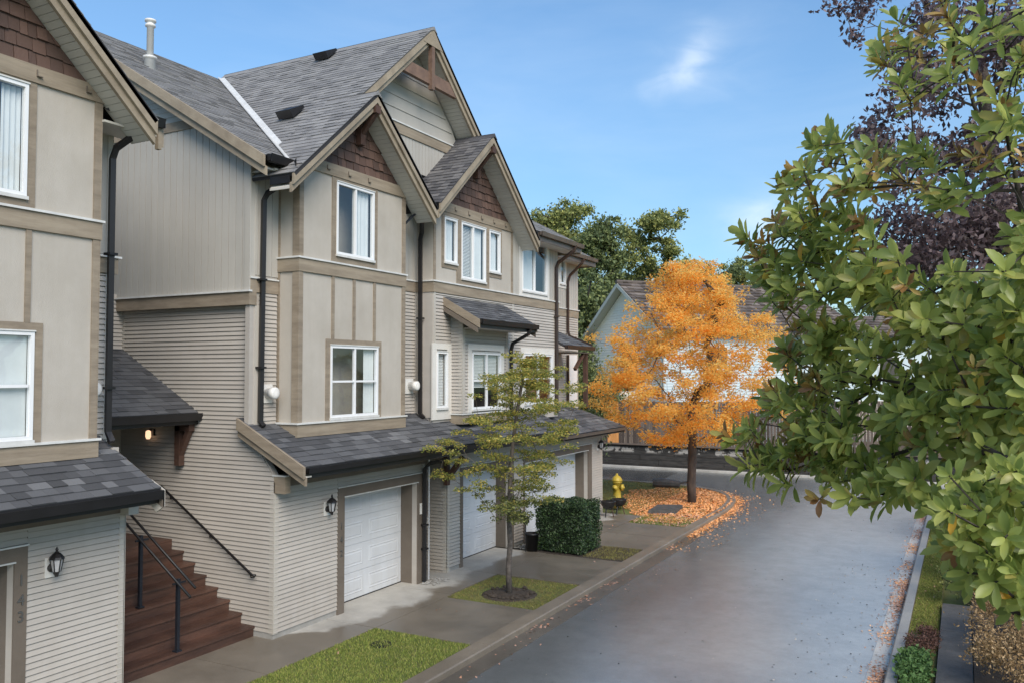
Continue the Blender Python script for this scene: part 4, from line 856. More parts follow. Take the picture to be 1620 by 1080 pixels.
# --- garage level
garagewall(T, G, YS, 15.1, 12.45, 14.84, 2.14, 2.70, True, tl=.19, tr=.16)
garagewall(T, G, 16.0, 19.30, 16.66, 18.98, 2.10, 2.70, False, tl=.12, tr=.16)
garagewall(T, G, 19.30, 25.15, 19.78, 24.0, 2.08, 2.56, False, tl=.10, tr=.28, cols=4)
trims(T, 'cornerpost', G, [(16.0, 16.09, .0, 2.7), (25.07, 25.16, 0, 2.56), (15.03, 15.1, 0, 2.7)], 'corner_board', .022)
sr = MB().box(-13.0, G-.122, 16.0, 16.1, 0, 2.7).build('recess_wall', 'siding', T)
sidelap('siding_board', sr, 'siding', 16.0, rect(-13.0, G-.02, .05, 2.7), indiv=True)
MB().box(G-.09, G+.0, 15.982, 16.0, 0, 2.7).build('corner_board', 'cornerpost', T)
MB().box(-13.1, -13.0, 15.0, 16.1, 0, 2.7).build('recess_wall', 'siding', T); MB().box(-13.0, G-.123, 15.0, 15.1, 0, 2.7).build('recess_wall', 'siding', T)
MB().box(-13.0, G-.0, 15.1, 16.0, 2.68, 2.70).build('soffit', 'trimdark', T)
MB().box(-16, G-.2, 25.05, 25.15, 0, 2.6).build('end_wall', 'siding', T)
MB().box(G+.02, G+.12, 15.83, 15.95, 1.95, 2.6).build('timber_bracket', 'timber', T); MB().par((G+.08, 15.84, 2.0), (.45, 0, .55), (0, .1, 0), (-.08, 0, .07)).build('knee_brace', 'timber', T)
lantern(T, G+.015, 11.95, 2.0); lantern(T, -10.75, 15.985, 2.15, -YA); lantern(T, G+.03, 24.72, 2.15)
MB().box(G+.031, G+.05, 14.90, 14.96, 1.45, 1.68).build('thermometer', 'plate', T)
MB().box(-10.82, -10.70, 15.95, 15.985, .95, 1.20).build('outlet_box', 'plate', T)
digits(T, '142', G+.034, 12.355, (1.55, 1.30, 1.05), .13)
# downspouts
downpipe(T, [(-10.08, 11.02, 7.98), (-10.10, 11.0, 7.85), (-10.55, 10.78, 7.52), (-10.60, 10.75, 7.4), (-10.60, 10.72, 3.6), (-10.52, 10.72, 3.52)], straps=(6.0, 4.5))
downpipe(T, [(-10.10, 14.92, 7.95), (-10.15, 14.92, 7.84), (-10.45, 15.34, 7.50), (-10.50, 15.36, 7.35), (-10.50, 15.38, 3.55), (-10.40, 15.38, 3.45)], straps=(5.6,))
downpipe(T, [(-10.10, 14.9, 7.93), (-10.2, 14.62, 7.72), (-10.3, 14.44, 7.5), (-10.3, 14.42, 3.55)], 'steel', .03)
downpipe(T, [(-9.64, 21.9, 8.02), (-9.68, 21.85, 7.88), (-10.12, 21.72, 7.55), (-10.17, 21.72, 7.4), (-10.17, 21.72, 3.3)], 'brownpipe', straps=(6.0,))
downpipe(T, [(-10.52, 24.5, 8.02), (-10.56, 24.45, 7.88), (-10.95, 24.38, 7.5), (-11.02, 24.38, 7.3), (-11.02, 24.38, 5.75), (-10.98, 24.4, 5.6), (-10.1, 24.1, 5.28)], 'brownpipe', .045)
downpipe(T, [(-11.02, 24.38, 5.0), (-11.02, 24.38, 3.4)], 'brownpipe', .045)
downpipe(T, [(-9.45, 15.2, 2.78), (-9.6, 15.12, 2.62), (-10.0, 15.03, 2.52), (-10.12, 15.01, 2.4), (-10.12, 15.01, .04)], straps=(1.2, .7))
MB().tube([(-10.10, 15.14, 2.6), (-10.10, 15.14, .05)], .018, 6).build('conduit', 'galv', T)
# --- entry canopy over the stairs
sC = .56; cC = 1/sqrt(1+sC*sC)
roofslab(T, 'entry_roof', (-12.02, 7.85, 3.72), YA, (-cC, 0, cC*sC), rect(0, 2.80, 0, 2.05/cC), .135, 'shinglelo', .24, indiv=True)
MB().box(-12.05, -12.025, 7.85, 10.65, 3.52, 3.70).build('fascia_board', 'black', T); gutter(T, (-12.02, 7.85, 3.72), (-12.02, 10.66, 3.72), h=.13, w=.13)
MB().box(-14.0, -12.06, 7.85, 10.62, 3.52, 3.54).build('soffit', 'trimdark', T)
MB().box(-12.45, -12.33, 10.50, 10.62, 2.78, 3.5).build('timber_bracket', 'timber', T); MB().box(-12.45, -12.08, 10.5, 10.62, 3.40, 3.52).build('beam_end', 'timber', T)
MB().par((-12.40, 10.51, 2.82), (.30, 0, .58), (0, .1, 0), (-.07, 0, .04)).build('knee_brace', 'timber', T)
bwk = MB().box(-14.2, -14.102, 7.5, 10.66, 0, 5.9).build('entry_wall', 'siding', T)
facelap('siding_board', bwk, 'siding', -14.1, rect(7.5, 10.66, 4.8, 5.8), indiv=True); facelap('siding_board', bwk, 'siding', -14.1, rect(9.9, 10.66, 1.4, 3.6), indiv=True)
MB().box(-14.1, -14.06, 8.75, 9.75, 1.46, 3.5).build('entry_door', 'timber', T); trims(T, 'vinyl', -14.1, [(8.65, 8.75, 1.44, 3.55), (9.75, 9.85, 1.44, 3.55)], 'door_trim', .05)
MB().box(-14.1, -14.0, 8.7, 9.85, 1.43, 1.46).build('door_threshold', 'galv', T)
o = MB().box(-13.25, -13.13, 10.60, 10.645, 3.28, 3.40).build('porch_lamp', 'black', T)
MB().lathe((-13.19, 10.54, 3.22), [(.03, 0), (.05, .05), (.045, .14), (.02, .16)], 12).build('lamp_bulb', 'lit', o, True)
MB().box(-13.05, -12.97, 10.61, 10.645, 1.95, 2.13).build('outlet_box', 'plate', T)
# core masses that close the block
MB().box(-20, -12.0, 10.80, 25.0, .0, 7.9).build('core_wall', 'siding', T)

# ================================================================== LEFT-HAND TOWNHOUSE
Lh = thing('townhouse', (-12.5, 4.5, 0), 'near taupe townhouse cut by the left edge, house number 143 beside its garage', 'townhouse')
bay(Lh, 4.17, 7.32, (5.18, 6.31, 6.60, 8.0), (5.07, 6.45, 3.60, 4.93), ['shade', 'halfcurtain'], ['shade', 'shade'], (5.16, 5.77, 6.36))
hooks(Lh, B+.036, (5.2, 5.8, 6.42, 7.1))
gable(Lh, B, -9.72, -13.0, 5.745, 9.78, .90, 2.25, 2.10, 'shingleup', zbase=8.27, indiv=True)
gablebracket(Lh, B+.02, -9.72, 5.745, 9.78)
wallx(Lh, 'front_wall', 'siding', W, -2, 7.86, 3.3, 8.3)
facelap('siding_strip', Lh, 'siding', W, rect(7.34, 7.80, 3.5, 5.83)); facevert('siding_strip', Lh, 'siding_up', W, rect(7.34, 7.80, 6.1, 8.1), .165, lift=.012, gap=.012)
trims(Lh, 'cornerpost', W, [(7.78, 7.87, 3.5, 5.82), (7.78, 7.87, 6.08, 8.1)], 'corner_board', .022)
MB().box(W-.11, W+.04, 7.33, 7.96, 5.83, 6.05).build('band_board', 'trim', Lh); MB().box(W-.12, W+.07, 7.33, 8.0, 6.051, 6.08).build('band_flashing', 'flash', Lh)
MB().box(-16, W-.105, 7.76, 7.86, 0, 8.3).build('end_wall', 'siding_up', Lh)
vent(Lh, W+.012, 7.50, 4.2)
roofslab(Lh, 'main_roof', (-10.14, -1.5, 8.03), YA, (-cm, 0, cm*RS), rect(0, 8.9, .42, 6.35/cm), .14, 'shingleup')
roofslab(Lh, 'main_roof', (-10.14, -1.5, 8.03), YA, (-cm, 0, cm*RS), rect(8.9, 9.75, 0, 6.35/cm), .14, 'shingleup')
MB().par((-10.12, 8.22, 7.66), (-6.3, 0, 6.3*RS), (0, .05, 0), (0, 0, .36)).build('rake_board', 'rake', Lh)
MB().box(-10.69, -10.14, 7.33, 8.22, 7.80, 7.83).build('soffit', 'soffit', Lh)
MB().box(-10.17, -10.10, 8.16, 8.22, 7.62, 7.98).build('eave_return', 'rake', Lh)
gutter(Lh, (-10.14, 7.75, 8.05), (-10.14, 8.22, 8.05), h=.13, w=.13)
downpipe(Lh, [(-10.02, 7.86, 7.95), (-10.05, 7.84, 7.80), (-10.36, 7.68, 7.55), (-10.42, 7.67, 7.4), (-10.42, 7.67, 3.62), (-10.33, 7.67, 3.48)], straps=(6.05, 4.2))
garagewall(Lh, G, 3.3, 7.78, 3.9, 6.26, 2.14, 2.70, True, tl=.16, tr=.16)
trims(Lh, 'cornerpost', G, [(7.70, 7.79, .02, 2.55)], 'corner_board', .022); MB().box(G-.09, G+.022, 7.781, 7.80, .02, 2.55).build('corner_board', 'cornerpost', Lh)
MB().box(-16, G-.125, 7.68, 7.78, 0, 3.4).build('garage_side_wall', 'siding', Lh)
MB().box(G, G+.035, 3.3, 7.86, 2.52, 2.70).build('frieze_board', 'trimdark', Lh); MB().box(G, G+.2, 7.70, 7.86, 2.50, 2.70).build('beam_end', 'cornerpost', Lh)
roofslab(Lh, 'garage_roof', (-9.40, 2.0, z0_), YA, (-cl, 0, cl*sl_), rect(0, 5.72, 0, 1.5/cl), .155, 'shinglelo', w=.24, indiv=True)
MB().box(-9.46, -9.43, 2.0, 7.72, z0_-.19, z0_-.03).build('fascia_board', 'black', Lh); gutter(Lh, (-9.43, 2.0, z0_-.015), (-9.43, 7.72, z0_-.015), h=.12, w=.10)
MB().box(-10.2, -9.46, 2.0, 7.7, 2.70, 2.72).build('soffit', 'trimdark', Lh)
MB().par((-9.36, 7.72, 2.90-.25), (-1.5, 0, .75), (0, .03, 0), (0, 0, .22)).build('rake_board', 'trimdark', Lh)
MB().prism([(-9.36, 7.73, 2.88), (-9.62, 7.73, 3.0), (-9.66, 7.73, 2.72), (-9.50, 7.73, 2.58), (-9.36, 7.73, 2.66)], (0, .03, 0)).build('rake_end', 'cornerpost', Lh)
lantern(Lh, G+.015, 6.72, 2.0)
digits(Lh, '143', G+.034, 6.34, (1.84, 1.60, 1.40), .14)
MB().box(-20, -12.0, -2, 7.7, 0, 7.9).build('core_wall', 'siding', Lh)
# ================================================================== STAIRS AND RAILS
stt = thing('wooden_staircase', (-11.7, 9.2, 0), 'wet reddish-brown wooden steps climbing between the two townhouses', 'staircase')
R, GO = .18, .287
ys0, ys1 = 7.80, 10.63
for k in range(8):
    x = -10.62-GO*k; z = R*(k+1)
    n = 3
    MB().box(x-.02, x, ys0, ys1, z-R, z-.042).build('riser', 'step', stt)
    if k < 7:
        for q in range(2): MB().box(x-GO-.0+q*.15, x-GO+q*.15+.144+(.018 if q else 0), ys0, ys1+.005, z-.038, z).build('tread_board', 'step', stt)
for q in range(10): MB().box(-12.64-.145*(q+1)+.01, -12.64-.145*q+.012, ys0, ys1, 8*R-.038, 8*R).build('landing_board', 'step', stt)
MB().box(-14.05, -12.66, ys0, ys1, 0, 1.39).build('landing_frame', 'step', stt)
h1 = thing('stair_handrail', (-11, 9.1, 0), 'freestanding dark steel handrail with two posts in the middle of the wooden steps', 'handrail', None)
for x, y, z0, z1 in ((-10.66, 9.1, .19, 1.28), (-11.52, 9.1, .74, 1.86)):
    MB().box(x-.025, x+.025, y-.025, y+.025, z0, z1).build('post', 'steel', h1); MB().box(x-.05, x+.05, y-.05, y+.05, z0-.01, z0+.012).build('foot_plate', 'steel', h1)
sr_ = (1.83-1.26)/(-.86)
for yy, e0 in ((9.02, -10.30), (9.22, -10.42)):
    x0, x1 = e0, -12.6
    MB().tube([(x0, yy, 1.30+(x0+10.66)*sr_), (x1, yy, 1.30+(x1+10.66)*sr_)], .021, 8).build('rail', 'black', h1, True)
for x, z in ((-10.66, 1.22), (-11.52, 1.79)): MB().box(x-.012, x+.012, 9.0, 9.24, z-.02, z+.01).build('rail_bracket', 'steel', h1)
h2 = thing('wall_handrail', (-11.6, 10.58, 0), 'black metal handrail fixed to the siding beside the wooden steps', 'handrail')
MB().tube([(-10.52, 10.56, 1.04), (-10.60, 10.56, 1.04), (-12.85, 10.56, 2.38)], .022, 8).build('rail', 'black', h2, True)
for x in (-10.62, -11.6, -12.6): MB().tube([(x, 10.56, 1.04+(-10.60-x)*.5956), (x, 10.56, .98+(-10.60-x)*.5956), (x, 10.655, .98+(-10.60-x)*.5956)], .012, 6).build('rail_bracket', 'black', h2)
# ================================================================== VEGETATION
def leafmesh(name, m, parent, P, D, Nn, size, asp=.5, kind='stuff', fold=0.0, loc=None):
    """many leaf-sized faces: P centres, D long axes, Nn normals (arrays), size array; each a 4-corner pointed blade"""
    P = np.asarray(P, float); n = len(P)
    D = D/np.linalg.norm(D, axis=1, keepdims=True); Sd = np.cross(Nn, D); Sd /= np.linalg.norm(Sd, axis=1, keepdims=True)+1e-9
    sz = np.asarray(size).reshape(-1, 1)*np.ones((n, 1)); off = np.array(woff(parent)) if parent else (np.array(loc) if loc is not None else P.mean(0)*[1, 1, 0])
    a = P-D*sz*.5; b = P+Sd*sz*asp*.5; c = P+D*sz*.5; d = P-Sd*sz*asp*.5
    if fold:
        N2 = np.cross(D, Sd); b = b+N2*sz*fold; d = d+N2*sz*fold
    V = np.stack([a, b, c, d], 1).reshape(-1, 3)-off
    me = bpy.data.meshes.new(name); me.vertices.add(4*n); me.vertices.foreach_set('co', V.astype(np.float32).ravel())
    me.loops.add(4*n); me.loops.foreach_set('vertex_index', np.arange(4*n, dtype=np.int32)); me.polygons.add(n)
    me.polygons.foreach_set('loop_start', np.arange(0, 4*n, 4, dtype=np.int32)); me.materials.append(M[m]); me.update(calc_edges=True); me.validate()
    o = bpy.data.objects.new(name, me); C.objects.link(o); o.parent = parent
    if not parent: o.location = off
    if kind: o['kind'] = kind
    return o
def rnd(n, s=1.0): return NR.normal(0, s, (n, 3))
def grow(trunk, pts, r_tip=.006, bias=.35, wob=.06, power=2.4, seg=3):
    """connect crown points to the trunk and to each other; returns tube list [(path, radii)]"""
    nodes = [Vector(p) for p in trunk]; par = [None]+list(range(len(trunk)-1)); ndist = [0.0]
    for i in range(1, len(nodes)): ndist.append(ndist[-1]+(nodes[i]-nodes[i-1]).length)
    root = nodes[0]; start = max(0, int(len(trunk)*bias)); leafidx = []
    order = sorted(range(len(pts)), key=lambda i: min((Vector(pts[i])-t).length for t in nodes[start:]))
    arr = [np.array(n) for n in nodes]
    for i in order:
        p = Vector(pts[i]); A = np.array(arr[start:]); d = np.linalg.norm(A-np.array(p), axis=1)
        up = np.maximum(0, A[:, 2]-p.z)*.9
        dd = d+up+np.array(ndist[start:])*.12; j = int(np.argmin(dd))+start
        q = nodes[j]; L_ = (p-q).length; prev = j; k = max(1, min(seg, int(L_/.18)))
        for s_ in range(1, k+1):
            t = s_/k; v = q.lerp(p, t)+Vector((random.gauss(0, 1), random.gauss(0, 1), random.gauss(0, 1)))*wob*L_*(0 if s_ == k else .5)+Vector((0, 0, .10*L_*sin(pi*t)*.6))
            nodes.append(v); arr.append(np.array(v)); par.append(prev); ndist.append(ndist[prev]+(v-nodes[prev]).length); prev = len(nodes)-1
        leafidx.append(prev)
    w_ = [0.0]*len(nodes); kids = [[] for _ in nodes]
    for i, p in enumerate(par):
        if p is not None: kids[p].append(i)
    for i in range(len(nodes)-1, -1, -1): w_[i] = max(sum(w_[k] for k in kids[i]), 1.0)
    rad = [r_tip*(w**(1/power)) for w in w_]
    tubes = []; stack = [0]
    starts = [(0, None)]
    while starts:
        i, fr_ = starts.pop(); path = ([nodes[fr_]] if fr_ is not None else [])+[nodes[i]]; rr = ([min(rad[fr_], rad[i]*1.25)] if fr_ is not None else [])+[rad[i]]
        while kids[i]:
            ks = sorted(kids[i], key=lambda k: -w_[k])
            for k in ks[1:]: starts.append((k, i))
            i = ks[0]; path.append(nodes[i]); rr.append(rad[i])
        tubes.append((path, rr))
    return tubes
def woody(parent, m, tubes, big=.035, name_t='trunk', name_b='branch', scale_base=None):
    """first tube = trunk part; thick limbs = branch parts; twigs joined"""
    tw = MB(); first = True
    for path, rr in tubes:
        if len(path) < 2: continue
        if first:
            if scale_base: rr = [max(r, scale_base[0]+(scale_base[1]-scale_base[0])*min(1, i/len(rr)*1.0)) for i, r in enumerate(rr)]
            MB().tube(path, rr, 10).build(name_t, m, parent, True); first = False
        elif max(rr[1:]) > big: MB().tube(path, rr, 6).build(name_b, m, parent, True)
        else: tw.tube(path, rr, 4, cap=False)
    if tw.v: tag(tw.build('twigs', m, parent), kind='stuff')
def discs(centres, per, rad, thick, droop=.15):
    """leaf positions in flat sprays around each centre"""
    P = []
    for c, r in centres:
        n = int(per*(r/rad)**2)
        th = NR.uniform(0, 2*pi, n); q = np.sqrt(NR.uniform(0, 1, n))*r
        P.append(np.stack([c[0]+q*np.cos(th), c[1]+q*np.sin(th), c[2]+NR.normal(0, thick, n)-droop*q], 1))
    return np.concatenate(P)
def mag_leaf_pts(p, d, up, L_, W_, bend):
    """one broad evergreen leaf: 3 cross-sections, folded along the midrib, tip bent down"""
    d = Vector(d).normalized(); s_ = d.cross(Vector(up)).normalized(); u = s_.cross(d).normalized(); p = Vector(p)
    pts = [p]; 
    for t, w in ((.25, .27), (.58, .50), (.84, .40)):
        c = p+d*(L_*t)-u*(bend*L_*t*t)
        pts += [c+s_*(W_*w)+u*(W_*.16), c, c-s_*(W_*w)+u*(W_*.16)]
    pts.append(p+d*L_-u*(bend*L_))
    return pts
MAGF = [(0, 2, 1), (0, 3, 2), (1, 2, 5, 4), (2, 3, 6, 5), (4, 5, 8, 7), (5, 6, 9, 8), (7, 8, 10), (8, 9, 10)]
# --- orange tree on the corner
RM = camo.rotation_euler.to_matrix()
def wpt0(px, py, d): return Vector((0, 0, HCAM))+RM @ Vector(((px-810)/FPX*d, -(py-540)/FPX*d, -d))
ot = thing('shade_tree', (-8.32, 28.74, 0), 'bright orange autumn tree on the leaf-covered corner island', 'tree')
ctr = []
def crown_r(z):   # outline of the crown
    zs = [2.0, 2.5, 3.0, 3.8, 4.7, 5.6, 6.6, 7.4, 8.0, 8.5]; rs = [.8, 2.2, 3.05, 3.35, 3.15, 2.8, 2.1, 1.35, .8, .35]
    return float(np.interp(z, zs, rs))
k = 0
while len(ctr) < 450:
    z = random.uniform(2.0, 8.2); r = crown_r(z); q = r*sqrt(random.random())
    if random.random() > .35+.65*(r/3.1): continue
    if q < .3*r and random.random() < .6: continue
    a = random.uniform(0, 2*pi); lump = 1+.17*sin(3*a+1.7*z)+.15*sin(5*a-2.9*z)
    z2 = z+.10*q+.22*sin(4*a+z)*(q/2.5)
    ctr.append(((-8.28+q*cos(a)*lump, 28.6+q*sin(a)*lump, z2), random.uniform(.20, .46)))
for (px, py, d) in ((935,612,28.2),(950,605,28.0),(940,622,28.3),(965,615,28.4),(985,600,28.3),(1000,640,28.3),(960,640,28.6),(975,660,28.6),(995,670,28.8),(1010,655,28.8),(1215,545,29.5),(1218,560,29.6),(1205,500,29.4),(1195,520,29.5),(1210,590,29.4),(985,520,28.0),(975,535,28.0),(1000,505,28.1)):
    ctr.append((tuple(wpt0(px, py, d)), random.uniform(.28, .42)))
tr_ = [(-8.32, 28.74, -.1), (-8.34, 28.72, .6), (-8.30, 28.7, 1.3), (-8.28, 28.68, 2.0), (-8.25, 28.62, 2.7), (-8.3, 28.6, 3.3)]
tb = grow(tr_, [c[0] for c in ctr], .005, .5, .10, 2.35); woody(ot, 'bark', tb, .04, scale_base=(.15, .07))
Pp = discs(ctr, 190, .40, .10, .10)
n = len(Pp); D = rnd(n); D[:, 2] *= .5; Nn = rnd(n, .85); Nn[:, 2] += 1
leafmesh('crown', 'orangeleaf', ot, Pp, D, Nn, NR.uniform(.07, .125, n), .55)
# --- small yellow-green tree in the lawn patch
sp = thing('young_tree', (-8.13, 15.10, 0), 'slender young tree with yellow-green layered foliage between two driveways', 'tree')
ctr = []
def sap_r(z): return float(np.interp(z, [1.5, 1.9, 2.4, 3.0, 3.7, 4.2, 4.6, 4.9], [.5, 1.15, 1.25, 1.25, 1.0, .95, .5, .1]))
layers = [(1.62, .9), (1.85, 1.0), (2.15, 1.3), (2.45, 1.5), (2.75, 1.5), (3.05, 1.3), (3.3, 1.15), (3.6, 1.15), (3.9, 1.0), (4.15, 1.05), (4.4, .6), (4.65, .35)]
for zl, rl in layers:
    nb = int(7+rl*9)
    for i in range(nb):
        a = random.uniform(0, 2*pi); q = rl*random.uniform(.12, 1.15); sk = .32*max(0, (zl-2.2)/2)   # crown leans away along the street
        ctr.append(((-8.1+sk+q*cos(a)*1.0, 15.1+q*sin(a)*1.0+sk*.3, zl+.16*q+random.gauss(0, .07)), random.uniform(.12, .30)))
tr_ = [(-8.13, 15.10, -.05), (-8.15, 15.1, .5), (-8.11, 15.1, 1.0), (-8.14, 15.1, 1.45), (-8.13, 15.1, 1.9), (-8.10, 15.1, 2.4), (-8.06, 15.12, 3.0), (-7.98, 15.14, 3.6), (-7.88, 15.16, 4.2), (-7.8, 15.2, 4.7)]
tb = grow(tr_, [c[0] for c in ctr], .0045, .30, .12, 2.7); woody(sp, 'barkgrey', tb, .016, scale_base=(.062, .012))
Pp = discs(ctr, 200, .25, .03, .12); n = len(Pp)
D = rnd(n); D[:, 2] *= .5; Nn = rnd(n, .8); Nn[:, 2] += 1
hi = Pp[:, 2] > 2.05+NR.normal(0, .2, n)
for sel, mm in ((hi, 'sapleaf'), (~hi, 'boxleaf')): leafmesh('crown', mm, sp, Pp[sel], D[sel], Nn[sel], NR.uniform(.040, .070, sel.sum()), .5)
# --- magnolia beside the camera: whorls of big glossy leaves
mg = thing('magnolia_tree', (1.5, 9.2, .1), 'large glossy-leaved evergreen magnolia reaching over the road from the right', 'tree')
def inpoly(x, y, poly):
    c = False; n = len(poly); j = n-1
    for i in range(n):
        if (poly[i][1] > y) != (poly[j][1] > y) and x < (poly[j][0]-poly[i][0])*(y-poly[i][1])/(poly[j][1]-poly[i][1])+poly[i][0]: c = not c
        j = i
    return c
RM = camo.rotation_euler.to_matrix()
def wpt(px, py, d): return Vector((0, 0, HCAM))+RM @ Vector(((px-810)/FPX*d, -(py-540)/FPX*d, -d))
# side elevation of the crown as surveyed from the balcony, with how far each part stands from it
elev = [(1185,385),(1210,362),(1240,335),(1246,288),(1285,222),(1340,215),(1400,235),(1450,300),(1520,318),(1640,350),(1850,380),(1850,990),(1640,985),(1560,945),(1505,905),(1500,850),(1470,800),(1400,785),(1330,775),(1262,745),(1185,735),(1172,690),(1215,640),(1215,590),(1245,540),(1215,470),(1200,430)]
top = [(1362,250),(1368,200),(1372,110),(1400,40),(1440,-10),(1560,-30),(1640,-30),(1850,0),(1850,380),(1560,330),(1450,300)]
whorls = []
def try_add(px, py, d, s_): whorls.append((wpt(px, py, d), s_, px, py))
random.seed(11)
def depth_at(px): return float(np.interp(px, [1150, 1300, 1450, 1620, 1850], [8.6, 7.6, 6.6, 5.8, 5.4]))
cnt = 0
while cnt < 860:
    px, py = random.uniform(1160, 1850), random.uniform(220, 990)
    if not inpoly(px, py, elev): continue
    if py < 330 and random.random() < .38: continue
    if py > 520 and px > 1330 and random.random() < .30: continue
    if 480 < py < 600 and 1260 < px < 1420 and random.random() < .35: continue
    if 320 < py < 435 and 1385 < px < 1600: continue
    d0 = depth_at(px); d = d0+abs(random.gauss(0, 1.0))*(1.3 if px > 1300 else .7)-.25
    if py > 740 and px > 1480: d = random.uniform(4.6, 5.6)
    try_add(px, py, d, random.uniform(.85, 1.15)); cnt += 1
cnt = 0
while cnt < 95:
    px, py = random.uniform(1365, 1850), random.uniform(-20, 380)
    if not inpoly(px, py, top) or (320 < py < 435 and 1385 < px < 1600): continue
    try_add(px, py, depth_at(px)+random.uniform(0, 1.6), random.uniform(.8, 1.05)); cnt += 1
for px, py, d in ((1185,385,8.6),(1178,372,8.5),(1165,700,8.2),(1150,690,8.2),(1180,740,8.0),(1290,220,8.3),(1318,215,8.2),(1243,290,8.3),(1255,270,8.2),(1240,305,8.3),(1345,785,6.9),(1385,790,6.8),(1240,765,7.8),(1295,790,7.4),(1545,860,4.8),(1560,870,4.7),(1590,850,4.6),(1530,905,4.9),(1575,920,4.7),(1610,905,4.6),(1420,410,6.4),(1505,430,5.7),(1590,430,5.5),(1400,80,7.2),(1500,120,6.6),(1590,190,6.0),(1540,250,6.2),(1440,160,7.0),(1395,100,7.1)):
    whorls.append((wpt(px, py, d), 1.1, px, py))
core = [(2.0, 8.9, 0), (1.95, 8.9, 1.2), (1.75, 8.95, 2.4), (1.35, 8.9, 3.3), (.95, 8.8, 4.1), (.60, 8.6, 5.0), (.45, 8.5, 6.0), (.35, 8.5, 7.0)]
tb = grow(core, [w_[0] for w_ in whorls], .0062, .35, .07, 2.5, 4); woody(mg, 'barkdark', tb, .03, scale_base=(.13, .02))
cen = Vector((1.3, 10.0, 3.7)); leaves = []
for (p, s_, px, py) in whorls:
    ax = (p-cen); ax.z = ax.z*.35+.32*ax.length; ax = (ax.normalized()+Vector((random.gauss(0, .28), random.gauss(0, .28), random.gauss(0, .18)))).normalized()
    t1 = ax.orthogonal().normalized(); t2 = ax.cross(t1)
    nl = random.randint(9, 13); bronze = (px < 1300 and random.random() < .30) or (py < 300 and random.random() < .40) or random.random() < .05
    ph = random.random()*6
    for k in range(nl):
        a = ph+k*2.4+random.gauss(0, .15); tilt = min(1.75, (.45+1.0*k/nl)+random.gauss(0, .16))   # inner leaves stand up, outer ones droop
        d = (ax*cos(tilt)+(t1*cos(a)+t2*sin(a))*sin(tilt)); base = p-ax*(.012*k)
        Ln = s_*random.uniform(.135, .205)*min(1.15, max(.66, (p-Vector((0, 0, HCAM))).length/7.6))*(.75 if bronze else 1); W = Ln*random.uniform(.32, .42)
        leaves.append((mag_leaf_pts(base, d, ax, Ln, W, random.uniform(-.08, .48)), 'magleaf_bronze' if (bronze and k < nl*.8) else 'magleaf', (base-Vector((0, 0, HCAM))).length, px, py))
inview = [l for l in leaves if l[3] < 1610 and 0 < l[4] < 1080]
order = sorted(range(len(leaves)), key=lambda i: leaves[i][2]+(100 if leaves[i][3] > 1625 or leaves[i][4] > 1080 else 0))
near = set(order[:300]); rest = {'magleaf': MB(), 'magleaf_bronze': MB()}
for i, (pts, mm, dist, px, py) in enumerate(leaves):
    if i in near:
        MB().add(pts, MAGF).build('leaf', mm, mg, True, loc=pts[0])
    else: rest[mm].add(pts, MAGF)
for mm in rest: tag(rest[mm].build('foliage', mm, mg, True), kind='stuff')
# --- purple plum tree behind it
pl = thing('plum_tree', (2.2, 13.0, .1), 'tall purple-leaved plum tree with thin branches behind the magnolia', 'tree')
random.seed(5)
pe = [(1345,0),(1350,40),(1370,70),(1395,110),(1400,170),(1360,190),(1360,225),(1400,250),(1390,340),(1400,410),(1440,450),(1560,440),(1640,430),(1850,430),(1850,-60),(1350,-60)]
ctr = []
while len(ctr) < 300:
    px, py = random.uniform(1330, 1800), random.uniform(-60, 440)
    if not inpoly(px, py, pe): continue
    dense = (py > 320) or (px > 1540 and 20 < py < 150) or (1440 < px < 1530 and 100 < py < 160)
    if not dense and random.random() < .50: continue
    ctr.append((tuple(wpt(px, py, random.uniform(10.5, 12.8))), random.uniform(.10, .26)*(1.25 if py > 320 else 1)))
for px, py in ((1310,12),(1332,15),(1358,210),(1372,205),(1350,55),(1355,62),(1420,380),(1450,400),(1470,360),(1500,385),(1540,370),(1580,390),(1430,350),(1520,350),(1560,350)): ctr.append((tuple(wpt(px, py, 11.4)), .12 if py < 300 else .26))
b0 = wpt(1605, 900, 12.0); 
tr_ = [(2.2, 13.0, .0), (1.9, 12.95, 1.5), (1.6, 12.9, 2.8), (1.35, 12.85, 3.8), (1.15, 12.8, 4.8), tuple(wpt(1590, 380, 12)), tuple(wpt(1575, 270, 12)), tuple(wpt(1555, 150, 12)), tuple(wpt(1540, 40, 12)), tuple(wpt(1530, -60, 12))]
tb = grow(tr_, [c[0] for c in ctr], .005, .45, .10, 2.4); woody(pl, 'barkgrey', tb, .03, scale_base=(.11, .03))
P_ = []
for c, r in ctr:
    n = int(100*(r/.2)**2); P_.append(np.array(c)+NR.normal(0, r*.62, (n, 3))*[1, 1, .75])
P_ = np.concatenate(P_); n = len(P_); D = rnd(n); D[:, 2] -= .6; leafmesh('crown', 'plumleaf', pl, P_, D, rnd(n), NR.uniform(.065, .115, n), .5)
